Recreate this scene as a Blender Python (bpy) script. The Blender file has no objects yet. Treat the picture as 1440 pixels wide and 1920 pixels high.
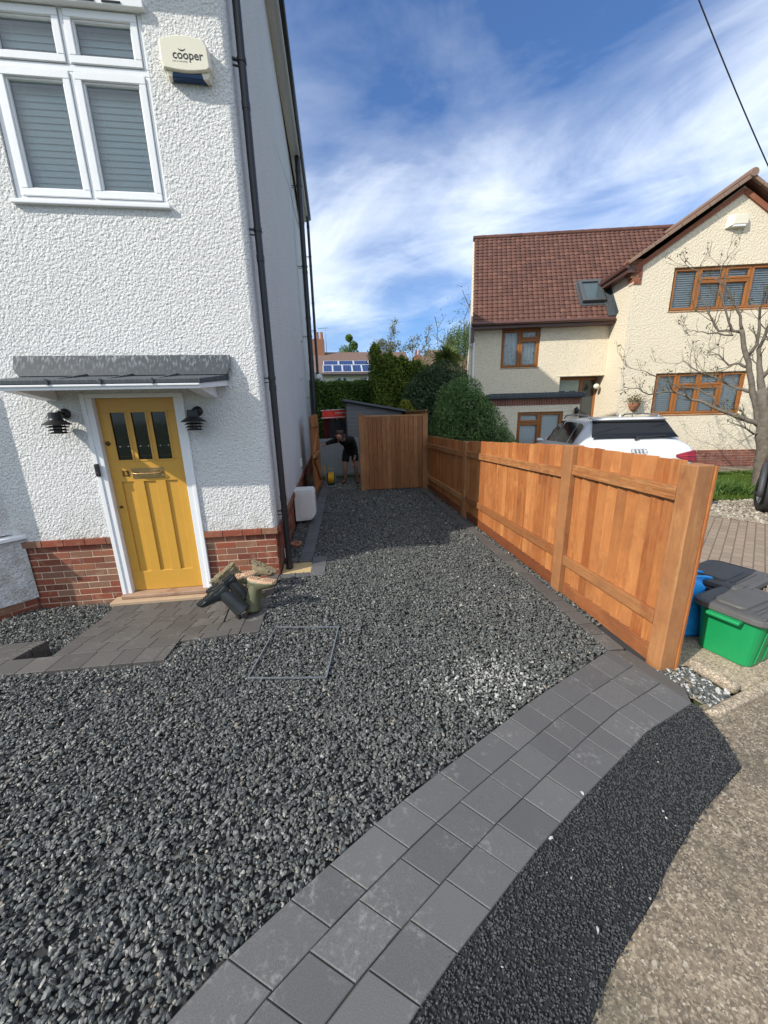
import bpy, math, random
import numpy as np
from mathutils import Vector, Matrix
R=math.radians
random.seed(7); rng=np.random.default_rng(7)
sc=bpy.context.scene
COL=sc.collection

# ------------------------------------------------------------------ helpers
class MB:
    """collects geometry for ONE mesh object"""
    def __init__(s): s.v=[]; s.f=[]; s.t=[]; s.m=[]
    def add(s,vs,fs,t=.5,m=0):
        o=len(s.v); s.v+= [tuple(p) for p in vs]
        for f in fs: s.f.append(tuple(i+o for i in f)); s.t.append(t); s.m.append(m)
        return s
    def box(s,x0,y0,z0,x1,y1,z1,t=.5,m=0):
        vs=[(x0,y0,z0),(x1,y0,z0),(x1,y1,z0),(x0,y1,z0),(x0,y0,z1),(x1,y0,z1),(x1,y1,z1),(x0,y1,z1)]
        return s.add(vs,[(0,3,2,1),(4,5,6,7),(0,1,5,4),(1,2,6,5),(2,3,7,6),(3,0,4,7)],t,m)
    def obox(s,c,ax,ay,az,sx,sy,sz,t=.5,m=0):
        c=Vector(c); ax=Vector(ax)*sx/2; ay=Vector(ay)*sy/2; az=Vector(az)*sz/2
        vs=[c-ax-ay-az,c+ax-ay-az,c+ax+ay-az,c-ax+ay-az,c-ax-ay+az,c+ax-ay+az,c+ax+ay+az,c-ax+ay+az]
        return s.add(vs,[(0,3,2,1),(4,5,6,7),(0,1,5,4),(1,2,6,5),(2,3,7,6),(3,0,4,7)],t,m)
    def beam(s,p,q,w,h,up=(0,0,1),t=.5,m=0):
        p=Vector(p); q=Vector(q); d=(q-p); L=d.length; d.normalize(); u=Vector(up); x=d.cross(u).normalized(); u=x.cross(d)
        return s.obox((p+q)/2,x,d,u,w,L,h,t,m)
    def prism(s,poly,z0,z1,M=None,t=.5,m=0):
        n=len(poly); vs=[Vector((x,y,z0)) for x,y in poly]+[Vector((x,y,z1)) for x,y in poly]
        if M is not None: vs=[M@p for p in vs]
        fs=[tuple(range(n))[::-1],tuple(range(n,2*n))]+[(i,(i+1)%n,n+(i+1)%n,n+i) for i in range(n)]
        return s.add(vs,fs,t,m)
    def tube(s,pts,r,n=8,t=.5,m=0,cap=True):
        pts=[Vector(p) for p in pts]; k=len(pts); rs=r if isinstance(r,(list,tuple)) else [r]*k
        T=[]
        for i in range(k):
            d=(pts[min(i+1,k-1)]-pts[max(i-1,0)]); T.append(d.normalized() if d.length>1e-9 else Vector((0,0,1)))
        u=T[0].orthogonal().normalized(); vs=[]
        for i in range(k):
            u=(u-T[i]*u.dot(T[i])); u=u.normalized() if u.length>1e-6 else T[i].orthogonal().normalized(); w=T[i].cross(u)
            for j in range(n):
                a=2*math.pi*j/n; vs.append(pts[i]+(u*math.cos(a)+w*math.sin(a))*rs[i])
        fs=[(i*n+j,i*n+(j+1)%n,(i+1)*n+(j+1)%n,(i+1)*n+j) for i in range(k-1) for j in range(n)]
        if cap: fs+=[tuple(range(n))[::-1],tuple(range((k-1)*n,k*n))]
        return s.add(vs,fs,t,m)
    def lathe(s,prof,M,n=20,t=.5,m=0,cap=True):
        k=len(prof); vs=[M@Vector((r*math.cos(2*math.pi*j/n),r*math.sin(2*math.pi*j/n),z)) for r,z in prof for j in range(n)]
        fs=[(i*n+j,i*n+(j+1)%n,(i+1)*n+(j+1)%n,(i+1)*n+j) for i in range(k-1) for j in range(n)]
        if cap: fs+=[tuple(range(n))[::-1],tuple(range((k-1)*n,k*n))]
        return s.add(vs,fs,t,m)
    def loft(s,rings,t=.5,m=0,cap=True,close=True):
        n=len(rings[0]); k=len(rings); vs=[p for r in rings for p in r]
        fs=[(i*n+j,i*n+(j+1)%n,(i+1)*n+(j+1)%n,(i+1)*n+j) for i in range(k-1) for j in range(n if close else n-1)]
        if cap: fs+=[tuple(range(n))[::-1],tuple(range((k-1)*n,k*n))]
        return s.add(vs,fs,t,m)
    def quad(s,a,b,c,d,t=.5,m=0): return s.add([a,b,c,d],[(0,1,2,3)],t,m)
    def build(s,name,mat,parent=None,local=False,bevel=0,smooth=False,segs=2,solid=0,sub=0):
        mats=mat if isinstance(mat,(list,tuple)) else [mat]
        V=np.array(s.v,float).reshape(-1,3)
        loc=None
        if parent is not None and not local:
            M=root_matrix(parent).inverted(); A=np.array(M); V=V@A[:3,:3].T+A[:3,3]
        elif parent is None and not local:
            loc=np.array([(V[:,0].min()+V[:,0].max())/2,(V[:,1].min()+V[:,1].max())/2,V[:,2].min()]); V=V-loc
        me=bpy.data.meshes.new(name); me.from_pydata([tuple(p) for p in V],[],s.f)
        a=me.attributes.new('tint','FLOAT','FACE'); a.data.foreach_set('value',s.t)
        for x in mats: me.materials.append(x)
        if len(mats)>1: me.polygons.foreach_set('material_index',s.m)
        if smooth: me.polygons.foreach_set('use_smooth',[True]*len(me.polygons))
        me.update(); me.validate()
        o=bpy.data.objects.new(name,me); COL.objects.link(o)
        if parent is not None: o.parent=parent
        elif loc is not None: o.location=loc
        if solid: md=o.modifiers.new('solid','SOLIDIFY'); md.thickness=solid; md.offset=0
        if sub: md=o.modifiers.new('sub','SUBSURF'); md.levels=sub; md.render_levels=sub
        if bevel:
            md=o.modifiers.new('bev','BEVEL'); md.width=bevel; md.segments=segs; md.limit_method='ANGLE'; md.angle_limit=R(40)
        return o
ROOTM={}
def root_matrix(o):
    while o.parent is not None: o=o.parent
    return ROOTM.get(o.name,Matrix.Translation(o.location))
def tag(o,label=None,cat=None,group=None,kind=None):
    if label: o['label']=label
    if cat: o['category']=cat
    if group: o['group']=group
    if kind: o['kind']=kind
    return o
def thing(name,label,cat,loc=(0,0,0),rz=0,group=None):
    o=bpy.data.objects.new(name,None); COL.objects.link(o); o.location=loc; o.rotation_euler=(0,0,rz); o.empty_display_size=.1
    ROOTM[o.name]=Matrix.Translation(loc)@Matrix.Rotation(rz,4,'Z')
    return tag(o,label,cat,group)
def struct(o): o['kind']='structure'; return o
def npmesh(name,V,F,tint,mat,kind=None,smooth=False):
    """big mesh straight from numpy arrays; F is (n,k)"""
    me=bpy.data.meshes.new(name); n,k=F.shape
    loc=np.array([(V[:,0].min()+V[:,0].max())/2,(V[:,1].min()+V[:,1].max())/2,V[:,2].min()])
    me.vertices.add(len(V)); me.vertices.foreach_set('co',(V-loc).astype(np.float32).ravel())
    me.loops.add(n*k); me.loops.foreach_set('vertex_index',F.astype(np.int32).ravel())
    me.polygons.add(n); me.polygons.foreach_set('loop_start',np.arange(0,n*k,k,dtype=np.int32))
    try: me.polygons.foreach_set('loop_total',np.full(n,k,dtype=np.int32))
    except Exception: pass
    me.update(calc_edges=True)
    a=me.attributes.new('tint','FLOAT','FACE'); a.data.foreach_set('value',np.asarray(tint,np.float32))
    me.polygons.foreach_set('use_smooth',np.full(n,smooth))
    me.materials.append(mat)
    o=bpy.data.objects.new(name,me); COL.objects.link(o); o.location=loc
    if kind: o['kind']=kind
    return o
def reparent(o,parent):
    """attach a world-space object made by npmesh to a thing"""
    o.parent=parent; M=root_matrix(parent).inverted()
    o.matrix_local=M@Matrix.Translation(o.location)
    return o

# ------------------------------------------------------------------ materials
def newmat(name):
    m=bpy.data.materials.new(name); m.use_nodes=True; nt=m.node_tree
    b=nt.nodes['Principled BSDF']; return m,nt,b
class N:
    def __init__(s,nt): s.nt=nt; s._c=None
    def n(s,t,**k):
        x=s.nt.nodes.new(t)
        for a,b in k.items(): setattr(x,a,b)
        return x
    def l(s,a,b): s.nt.links.new(a,b)
    def coord(s):
        if s._c is None: s._c=s.n('ShaderNodeTexCoord').outputs['Object']
        return s._c
    def map(s,sc=(1,1,1),rot=(0,0,0),src=None):
        m=s.n('ShaderNodeMapping'); m.inputs['Scale'].default_value=sc; m.inputs['Rotation'].default_value=rot
        s.l(src if src is not None else s.coord(),m.inputs['Vector']); return m.outputs[0]
    def noise(s,scale,detail=4,rough=.55,vec=None,dist=0,out=0):
        x=s.n('ShaderNodeTexNoise'); x.inputs['Scale'].default_value=scale; x.inputs['Detail'].default_value=detail
        x.inputs['Roughness'].default_value=rough; x.inputs['Distortion'].default_value=dist
        s.l(vec if vec is not None else s.coord(),x.inputs['Vector']); return x.outputs[out]
    def voro(s,scale,vec=None,feature='F1',out='Distance',rnd=1):
        x=s.n('ShaderNodeTexVoronoi',feature=feature); x.inputs['Scale'].default_value=scale; x.inputs['Randomness'].default_value=rnd
        s.l(vec if vec is not None else s.coord(),x.inputs['Vector']); return x.outputs[out]
    def ramp(s,fac,stops,interp='LINEAR'):
        x=s.n('ShaderNodeValToRGB'); cr=x.color_ramp; cr.interpolation=interp
        while len(cr.elements)<len(stops): cr.elements.new(.5)
        for e,(p,c) in zip(cr.elements,stops): e.position=p; e.color=(*c,1) if len(c)==3 else c
        s.l(fac,x.inputs[0]); return x.outputs[0]
    def mix(s,f,a,b,mode='MIX'):
        x=s.n('ShaderNodeMix',data_type='RGBA',blend_type=mode)
        for k,v in ((0,f),(6,a),(7,b)):
            if hasattr(v,'links') or hasattr(v,'is_linked'): s.l(v,x.inputs[k])
            elif k==0: x.inputs[0].default_value=v
            else: x.inputs[k].default_value=(*v,1)
        return x.outputs[2]
    def math(s,op,a,b=0,c=None,clamp=False):
        x=s.n('ShaderNodeMath',operation=op,use_clamp=clamp)
        for i,v in enumerate((a,b) if c is None else (a,b,c)):
            if hasattr(v,'is_linked'): s.l(v,x.inputs[i])
            else: x.inputs[i].default_value=v
        return x.outputs[0]
    def attr(s,name='tint'):
        x=s.n('ShaderNodeAttribute',attribute_name=name); return x.outputs['Fac']
    def bump(s,h,strength=.5,dist=.01,prev=None):
        x=s.n('ShaderNodeBump'); x.inputs['Strength'].default_value=strength; x.inputs['Distance'].default_value=dist
        s.l(h,x.inputs['Height'])
        if prev is not None: s.l(prev,x.inputs['Normal'])
        return x.outputs[0]
def setb(nt,b,col=None,rough=None,normal=None,metal=None,spec=None):
    for k,v in (('Base Color',col),('Roughness',rough),('Normal',normal),('Metallic',metal),('Specular IOR Level',spec)):
        if v is None: continue
        if hasattr(v,'is_linked'): nt.links.new(v,b.inputs[k])
        elif k=='Base Color': b.inputs[k].default_value=(*v,1)
        else: b.inputs[k].default_value=v
def simple(name,col,rough=.5,metal=0,var=.12,scale=8,bump=.0,bs=60,spec=.5):
    m,nt,b=newmat(name); n=N(nt)
    f=n.noise(scale,5); c=n.mix(f,tuple(x*(1-var) for x in col),tuple(min(1,x*(1+var)) for x in col))
    f2=n.noise(scale*7,3); c=n.mix(n.math('MULTIPLY',f2,.25),c,tuple(x*.6 for x in col))
    r=n.math('ADD',n.math('MULTIPLY',f,.2),rough-.1)
    setb(nt,b,c,r,n.bump(n.noise(bs,4),bump,.004) if bump else None,metal,spec)
    return m

def m_render(name,c1,c2,scale=26,dist=.02,strength=1.):
    m,nt,b=newmat(name); n=N(nt)
    w=n.noise(scale*.5,2,.5,out=1)
    vec=n.mix(.035,n.coord(),w,'LINEAR_LIGHT') if False else n.coord()
    a=n.noise(scale,3,.6,dist=.6); v=n.voro(scale*1.15,feature='SMOOTH_F1'); a2=n.noise(scale*3.2,3,.6)
    h=n.math('ADD',n.math('MULTIPLY',a,.9),n.math('ADD',n.math('MULTIPLY',v,-.55),n.math('MULTIPLY',a2,.28)))
    big=n.noise(.7,5,.6); c=n.mix(big,c1,c2)
    fine=n.noise(scale*1.6,4,.7); c=n.mix(n.ramp(fine,[(.32,(1,1,1)),(.47,(0,0,0))]),c,tuple(x*.58 for x in c2))  # dark flecks: shade in the roughcast pits put into the colour
    streak=n.noise(3,4,.6,vec=n.map((2.2,2.2,.22))); c=n.mix(n.ramp(streak,[(.58,(0,0,0)),(.8,(.22,.22,.22))]),c,tuple(x*.62 for x in c2))
    sz=n.n('ShaderNodeSeparateXYZ'); n.l(n.coord(),sz.inputs[0]); mr=n.n('ShaderNodeMapRange'); n.l(sz.outputs[2],mr.inputs[0]); mr.inputs[1].default_value=1.25; mr.inputs[2].default_value=.55
    sp=n.math('MULTIPLY',n.math('POWER',mr.outputs[0],2.0),n.ramp(n.noise(7,5,.7),[(.40,(0,0,0)),(.62,(.6,.6,.6))])); c=n.mix(sp,c,(.36,.32,.26))
    setb(nt,b,c,.88,n.bump(h,strength,dist),spec=.2); return m

def m_wood(name,axis,base=(.42,.150,.042),dark=(.20,.052,.014),light=(.56,.25,.085),rough=.62):
    m,nt,b=newmat(name); n=N(nt); t=n.attr()
    off=n.n('ShaderNodeCombineXYZ'); tt=n.math('MULTIPLY',t,37.0)
    for i in range(3): n.l(tt,off.inputs[i])
    va=n.n('ShaderNodeVectorMath',operation='ADD'); n.l(n.coord(),va.inputs[0]); n.l(off.outputs[0],va.inputs[1]); src=va.outputs[0]
    L=.5; S=12.
    sc_={'x':(L,S,S),'y':(S,L,S),'z':(S,S,L)}[axis]
    g=n.noise(3.2,6,.62,vec=n.map(sc_,src=src),dist=.9)
    g2=n.noise(16,3,.6,vec=n.map(sc_,src=src))
    sx=n.n('ShaderNodeSeparateXYZ'); n.l(src,sx.inputs[0]); ia={'x':0,'y':1,'z':2}[axis]; ot=[q for q in range(3) if q!=ia]
    kc=n.n('ShaderNodeCombineXYZ'); n.l(n.math('MULTIPLY',n.math('ADD',sx.outputs[ot[0]],sx.outputs[ot[1]]),8.0),kc.inputs[0]); n.l(n.math('MULTIPLY',sx.outputs[ia],3.1),kc.inputs[1])
    wob=n.noise(1.6,2,out=1,vec=kc.outputs[0]); ks=n.mix(.22,kc.outputs[0],wob,'ADD')
    kn_=n.n('ShaderNodeTexVoronoi',voronoi_dimensions='2D'); kn_.inputs['Scale'].default_value=1; n.l(ks,kn_.inputs['Vector'])
    kcol=n.n('ShaderNodeSeparateColor'); n.l(kn_.outputs['Color'],kcol.inputs[0])
    k=n.math('MULTIPLY',kn_.outputs['Distance'],n.math('ADD',.75,n.math('MULTIPLY',kcol.outputs[0],2.2)))
    c=n.ramp(g,[(.36,dark),(.45,base),(.54,base),(.64,light)])
    c=n.mix(n.ramp(g2,[(.40,(.75,.75,.75)),(.56,(0,0,0))]),c,tuple(x*.55 for x in base))
    c=n.mix(n.ramp(k,[(.11,(.95,.95,.95)),(.23,(.0,.0,.0))]),c,(dark[0]*.5,dark[1]*.45,dark[2]*.5))
    c=n.mix(n.ramp(k,[(.20,(.45,.45,.45)),(.36,(0,0,0))]),c,light)
    rb=n.noise(1.1,3,.6,vec=kc.outputs[0]); c=n.mix(n.ramp(rb,[(.5,(0,0,0)),(.66,(.55,.55,.55))]),c,(base[0]*.8,base[1]*.55,base[2]*.5))
    tc=n.math('FRACT',n.math('MULTIPLY',t,7.3))
    c=n.mix(n.math('MULTIPLY',tc,.75),c,(base[0]*.56,base[1]*.46,base[2]*.42))
    c=n.mix(n.math('MULTIPLY',n.math('POWER',n.math('FRACT',n.math('MULTIPLY',t,31.7)),2.0),.55),c,light)
    dirt=n.noise(1.6,5,.68,vec=src); c=n.mix(n.ramp(dirt,[(.46,(0,0,0)),(.70,(.7,.7,.7))]),c,(base[0]*.52,base[1]*.56,base[2]*.75)); dk=n.noise(5,4,.7,vec=n.map((1,1,.5),src=src)); c=n.mix(n.ramp(dk,[(.55,(0,0,0)),(.72,(.55,.55,.55))]),c,(dark[0]*.9,dark[1]*.8,dark[2]*.8))
    setb(nt,b,c,n.math('ADD',n.math('MULTIPLY',g,.2),rough-.1),n.bump(g,.35,.004,n.bump(g2,.2,.002)),spec=.35); return m

def m_brick(name,cols):
    m,nt,b=newmat(name); n=N(nt); t=n.attr()
    c=n.ramp(t,[(i/(len(cols)-1),x) for i,x in enumerate(cols)])
    f=n.noise(38,5,.65); c=n.mix(n.math('MULTIPLY',f,.45),c,(.10,.035,.02))
    f2=n.noise(9,4,.6); c=n.mix(n.ramp(f2,[(.55,(0,0,0)),(.75,(.4,.4,.4))]),c,(.45,.30,.2))
    setb(nt,b,c,.85,n.bump(f,.5,.006),spec=.25); return m

def m_paver(name,c1,c2,stain=(.2,.19,.17)):
    m,nt,b=newmat(name); n=N(nt); t=n.attr()
    big=n.noise(2.2,4,.6); c=n.mix(n.math('ADD',n.math('MULTIPLY',t,.6),n.math('MULTIPLY',big,.4)),c1,c2)
    g=n.noise(260,3,.7); c=n.mix(n.ramp(g,[(.35,(.5,.5,.5)),(.6,(0,0,0))]),c,tuple(x*.55 for x in c1))
    g3=n.noise(120,2,.7); c=n.mix(n.ramp(g3,[(.70,(0,0,0)),(.78,(.45,.45,.45))]),c,stain)
    st=n.noise(3.6,5,.7); st2=n.noise(34,4,.75)
    sm=n.math('MULTIPLY',n.ramp(st,[(.50,(0,0,0)),(.62,(1,1,1))]),n.ramp(st2,[(.50,(0,0,0)),(.62,(.55,.55,.55))]))
    c=n.mix(sm,c,stain)
    setb(nt,b,c,n.math('ADD',n.math('MULTIPLY',big,.25),.52),n.bump(g,.22,.002,n.bump(n.noise(14,3),.12,.006)),spec=.4); return m

def m_stone(name,stops,rough=.5):
    m,nt,b=newmat(name); n=N(nt); t=n.attr()
    c=n.ramp(t,stops); f=n.noise(70,4,.7); c=n.mix(n.math('MULTIPLY',f,.6),c,n.mix(.5,c,(.16,.17,.165)))
    setb(nt,b,c,n.math('ADD',n.math('MULTIPLY',f,.35),rough-.17),n.bump(n.noise(190,3),.35,.002),spec=.5); return m

def m_leaf(name,stops,trans=.3,rough=.55):
    m,nt,b=newmat(name); n=N(nt); t=n.attr(); c=n.ramp(t,stops)
    f=n.noise(1.2,3); c=n.mix(n.math('MULTIPLY',f,.35),c,tuple(x*.6 for x in stops[0][1]))
    setb(nt,b,c,rough,spec=.3)
    tr=n.n('ShaderNodeBsdfTranslucent'); n.l(c,tr.inputs[0]); ms=n.n('ShaderNodeMixShader'); ms.inputs[0].default_value=trans
    n.l(b.outputs[0],ms.inputs[1]); n.l(tr.outputs[0],ms.inputs[2]); n.l(ms.outputs[0],nt.nodes['Material Output'].inputs[0]); return m

def m_glass(name,tint=(.75,.82,.82),refl=1.0,alpha=.85):
    m,nt,b=newmat(name); n=N(nt); nt.nodes.remove(b)
    tr=n.n('ShaderNodeBsdfTransparent'); tr.inputs[0].default_value=(*[x*alpha for x in tint],1)
    gl=n.n('ShaderNodeBsdfGlossy'); gl.inputs['Roughness'].default_value=.02; gl.inputs[0].default_value=(.95,.97,1,1)
    n.l(n.bump(n.noise(2.2,2),.06,.02),gl.inputs['Normal'])
    fr=n.n('ShaderNodeFresnel'); fr.inputs[0].default_value=1.5
    ms=n.n('ShaderNodeMixShader'); n.l(n.math('MULTIPLY',fr.outputs[0],refl,clamp=True),ms.inputs[0]); n.l(tr.outputs[0],ms.inputs[1]); n.l(gl.outputs[0],ms.inputs[2])
    n.l(ms.outputs[0],nt.nodes['Material Output'].inputs[0]); return m

M={}
M['render']=m_render('white_render',(.77,.77,.755),(.67,.67,.655),scale=42,dist=.022)
M['render_side']=m_render('white_render_fine',(.81,.80,.765),(.71,.70,.665),scale=46,dist=.024)
M['cream']=m_render('cream_render',(.76,.68,.53),(.70,.62,.47),scale=22,dist=.02)
M['white']=simple('white_paint',(.80,.81,.82),.38,var=.04)
M['offwhite']=simple('aged_white_paint',(.66,.66,.64),.5,var=.1,bump=.15)
M['alarm']=simple('cream_plastic',(.74,.70,.56),.35,var=.04)
M['mortar']=simple('mortar',(.62,.47,.33),.9,var=.25,scale=14,bump=.5,bs=120)
M['brick']=m_brick('red_brick',[(.17,.055,.035),(.26,.075,.045),(.32,.12,.07),(.27,.16,.10),(.20,.06,.042),(.33,.09,.05)])
M['brick2']=m_brick('dark_brick',[(.16,.06,.05),(.22,.08,.06),(.26,.11,.085),(.19,.09,.075)])
M['yellow']=simple('yellow_door_paint',(.60,.325,.052),.33,var=.05,scale=3,bump=.06,bs=30)
M['blackglass']=simple('dark_leaded_glass',(.012,.016,.014),.06,var=.3,scale=20)
M['brass']=simple('aged_brass',(.42,.28,.13),.35,metal=.9,var=.25,scale=30)
M['bronze']=simple('dark_bronze',(.09,.055,.03),.4,metal=.7)
M['lead']=None
M['black']=simple('black_plastic',(.018,.018,.02),.38,var=.2)
M['blackmetal']=simple('black_metal',(.022,.022,.024),.45,metal=.2,var=.3,bump=.2)
M['bluelens']=simple('blue_lens',(.012,.04,.12),.2)
M['timber_sill']=m_wood('weathered_sill','x',(.34,.20,.12),(.14,.07,.04),(.5,.36,.25))
M['stone_sill']=simple('sandstone_sill',(.42,.30,.19),.8,var=.2,bump=.4)
M['wood_z']=m_wood('fence_wood_upright','z'); M['wood_y']=m_wood('fence_wood_rail','y',(.40,.17,.058),(.20,.065,.022),(.52,.27,.11)); M['wood_x']=m_wood('fence_wood_cap','x',(.42,.2,.075),(.22,.08,.03),(.5,.28,.12))
M['post_z']=m_wood('fence_wood_post','z',(.35,.145,.05),(.17,.055,.02),(.48,.24,.10))
M['gboard']=m_wood('gravel_board_wood','y',(.26,.085,.03),(.13,.04,.018),(.36,.14,.05))
M['dark_z']=m_wood('brown_fence_wood','z',(.36,.15,.05),(.16,.05,.016),(.46,.23,.09))
M['paver']=m_paver('charcoal_paver',(.078,.079,.081),(.140,.139,.138),(.25,.245,.235))
M['paver2']=m_paver('brown_charcoal_paver',(.074,.070,.067),(.122,.114,.106),(.25,.235,.21))
M['joint']=simple('joint_sand',(.06,.055,.05),.95,var=.9,scale=9,bump=.5)
M['gravelbed']=simple('gravel_bed',(.03,.032,.033),.9,var=.5,scale=90,bump=1,bs=70)
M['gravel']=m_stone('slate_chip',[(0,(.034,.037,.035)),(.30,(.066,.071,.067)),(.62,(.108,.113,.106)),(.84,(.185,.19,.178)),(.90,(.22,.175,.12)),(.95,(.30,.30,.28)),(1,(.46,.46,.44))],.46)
M['chip']=m_stone('tarmac_chip',[(0,(.009,.010,.012)),(.7,(.022,.024,.027)),(.95,(.045,.047,.052)),(1,(.42,.40,.36))],.62)
M['pale']=m_stone('pale_pebble',[(0,(.12,.10,.08)),(.5,(.29,.25,.19)),(1,(.50,.46,.38))],.7)
M['soil']=simple('soil',(.09,.07,.05),.95,var=.4,scale=3,bump=.6,bs=30)
M['sand']=simple('builders_sand',(.46,.34,.17),.95,var=.2,scale=18,bump=.7,bs=50)
M['zinc']=simple('galvanised_steel',(.45,.48,.5),.35,metal=.8,var=.2)
M['terracotta']=simple('terracotta',(.34,.15,.08),.8,var=.2,bump=.3)
M['glass']=m_glass('window_glass',(.80,.90,.90),2.2,.95)
M['glass2']=m_glass('house_glass',(.9,.95,.96),.9,.97)
M['carglass']=m_glass('car_glass',(.12,.14,.15),1.5,.6)
M['slat']=simple('blind_slat',(.86,.86,.84),.5,var=.04)
M['room']=simple('dark_room',(.03,.032,.035),.9)
M['oak']=m_wood('golden_oak_frame','z',(.36,.135,.03),(.24,.08,.018),(.42,.17,.045),.4)
M['tile']=None
M['gutterbrown']=simple('brown_gutter',(.10,.045,.035),.35,var=.1)
M['slate']=simple('grey_felt',(.10,.11,.12),.7,var=.2,bump=.3)
M['greyboard']=simple('grey_boards',(.17,.17,.17),.75,var=.2,scale=5,bump=.4,bs=20)
M['greypaint']=simple('grey_gate_paint',(.24,.26,.26),.6,var=.1)
def m_lead():
    m,nt,b=newmat('weathered_lead'); n=N(nt)
    s=n.noise(7,3,.5,vec=n.map((7,7,.13))); s2=n.noise(22,3,.6,vec=n.map((5,5,.6)))
    c=n.mix(n.noise(3,4),(.035,.042,.05),(.062,.072,.082))
    g=n.n('ShaderNodeSeparateXYZ'); n.l(n.n('ShaderNodeTexCoord').outputs['Generated'],g.inputs[0])
    f=n.math('MULTIPLY',n.ramp(s,[(.50,(0,0,0)),(.70,(1,1,1))]),n.ramp(g.outputs[2],[(.1,(.15,.15,.15)),(.95,(1,1,1))]))
    c=n.mix(n.math('MULTIPLY',f,.42),c,(.50,.55,.58)); c=n.mix(n.math('MULTIPLY',n.ramp(s2,[(.55,(0,0,0)),(.8,(1,1,1))]),.35),c,(.05,.06,.07))
    setb(nt,b,c,.6,n.bump(s,.12,.003),.0,.25); return m
M['lead']=m_lead()
def m_tile():
    m,nt,b=newmat('roof_tile'); n=N(nt); t=n.attr()
    c=n.ramp(t,[(0,(.090,.044,.034)),(.5,(.120,.056,.042)),(.85,(.140,.066,.048)),(1,(.165,.080,.056))])
    f=n.noise(1.6,5,.65); c=n.mix(n.ramp(f,[(.45,(0,0,0)),(.75,(.6,.6,.6))]),c,(.11,.055,.045)); f2=n.noise(25,4,.7)
    c=n.mix(n.math('MULTIPLY',f2,.35),c,(.07,.04,.035)); setb(nt,b,c,.8,n.bump(f2,.4,.006),spec=.25); return m
M['tile']=m_tile()

# ------------------------------------------------------------------ camera / light / sky
cam=bpy.data.cameras.new('camera'); co=bpy.data.objects.new('camera',cam); COL.objects.link(co); sc.camera=co
RC=np.array([[0.99167159,-0.05488352,0.11651293],[-0.12659555,-0.24900809,0.96019193],[-0.02368605,-0.96694507,-0.25388226]])
mw=Matrix.Identity(4)
for i in range(3): mw[i][0]=RC[i,0]; mw[i][1]=-RC[i,1]; mw[i][2]=-RC[i,2]
mw[2][3]=1.8; co.matrix_world=mw
cam.sensor_fit='VERTICAL'; cam.sensor_height=24; cam.lens=692.86/1920*24; cam.clip_start=.05; cam.clip_end=2000
EL=R(36); d=Vector((.911*math.cos(EL),.411*math.cos(EL),-math.sin(EL)))
sl=bpy.data.lights.new('sun','SUN'); sl.energy=4.3; sl.angle=R(.6); sl.color=(1,.94,.84)
so=bpy.data.objects.new('sun',sl); COL.objects.link(so); so.rotation_euler=d.to_track_quat('-Z','Y').to_euler(); so.location=(-20,-10,30)
w=bpy.data.worlds.new('World'); sc.world=w; w.use_nodes=True; nt=w.node_tree; n=N(nt); bg=nt.nodes['Background']
sky=n.n('ShaderNodeTexSky'); sky.sky_type='NISHITA'; sky.sun_disc=False; sky.sun_elevation=EL; sky.sun_rotation=math.atan2(-.911,-.411)
sky.air_density=1.0; sky.dust_density=.4; sky.ozone_density=3.0
gen=n.n('ShaderNodeTexCoord').outputs['Generated']; sep=n.n('ShaderNodeSeparateXYZ'); n.l(gen,sep.inputs[0])
zz=n.math('ADD',n.math('MAXIMUM',sep.outputs[2],0.0),.12)
cx=n.n('ShaderNodeCombineXYZ'); n.l(n.math('DIVIDE',sep.outputs[0],zz),cx.inputs[0]); n.l(n.math('DIVIDE',sep.outputs[1],zz),cx.inputs[1])
P2=cx.outputs[0]
def lobe(dx,dy,dz,lo,hi):
    v=n.n('ShaderNodeVectorMath',operation='DOT_PRODUCT'); n.l(gen,v.inputs[0]); v.inputs[1].default_value=Vector((dx,dy,dz)).normalized()
    mr=n.n('ShaderNodeMapRange',interpolation_type='SMOOTHSTEP'); n.l(v.outputs['Value'],mr.inputs[0]); mr.inputs[1].default_value=math.cos(R(hi)); mr.inputs[2].default_value=math.cos(R(lo)); return mr.outputs[0]
def band(nx,ny,nz,half,soft):
    """a streak of cloud along a great circle of the sky"""
    v=n.n('ShaderNodeVectorMath',operation='DOT_PRODUCT'); n.l(gen,v.inputs[0]); v.inputs[1].default_value=Vector((nx,ny,nz)).normalized()
    a=n.math('ABSOLUTE',v.outputs['Value']); mr=n.n('ShaderNodeMapRange',interpolation_type='SMOOTHSTEP'); n.l(a,mr.inputs[0]); mr.inputs[1].default_value=half+soft; mr.inputs[2].default_value=half*.3; return mr.outputs[0]
# cirrus, combed along the wind
st=n.map((.85,1.75,1),(0,0,0),n.map((1,1,1),(0,0,R(47)),P2))
c1=n.noise(1.15,8,.58,vec=st,dist=.7); c2=n.noise(1.7,8,.6,vec=P2,dist=.9); c3=n.noise(.55,4,.5,vec=P2)
den=n.math('ADD',n.math('MULTIPLY',c1,.56),n.math('MULTIPLY',c2,.32))
den=n.math('ADD',den,n.math('MULTIPLY',c3,.18))
A=Vector((.103,.92,.378)); B=Vector((.665,.619,.44)); nb=A.cross(B)
den=n.math('ADD',den,n.math('MULTIPLY',band(nb.x,nb.y,nb.z,.07,.15),.20))
den=n.math('ADD',den,n.math('MULTIPLY',lobe(.04,.974,.24,6,34),.22))
den=n.math('ADD',den,n.math('MULTIPLY',lobe(.75,.55,.36,5,30),.09))
den=n.math('ADD',den,n.math('MULTIPLY',lobe(.02,.82,.60,2,20),.04))
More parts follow.
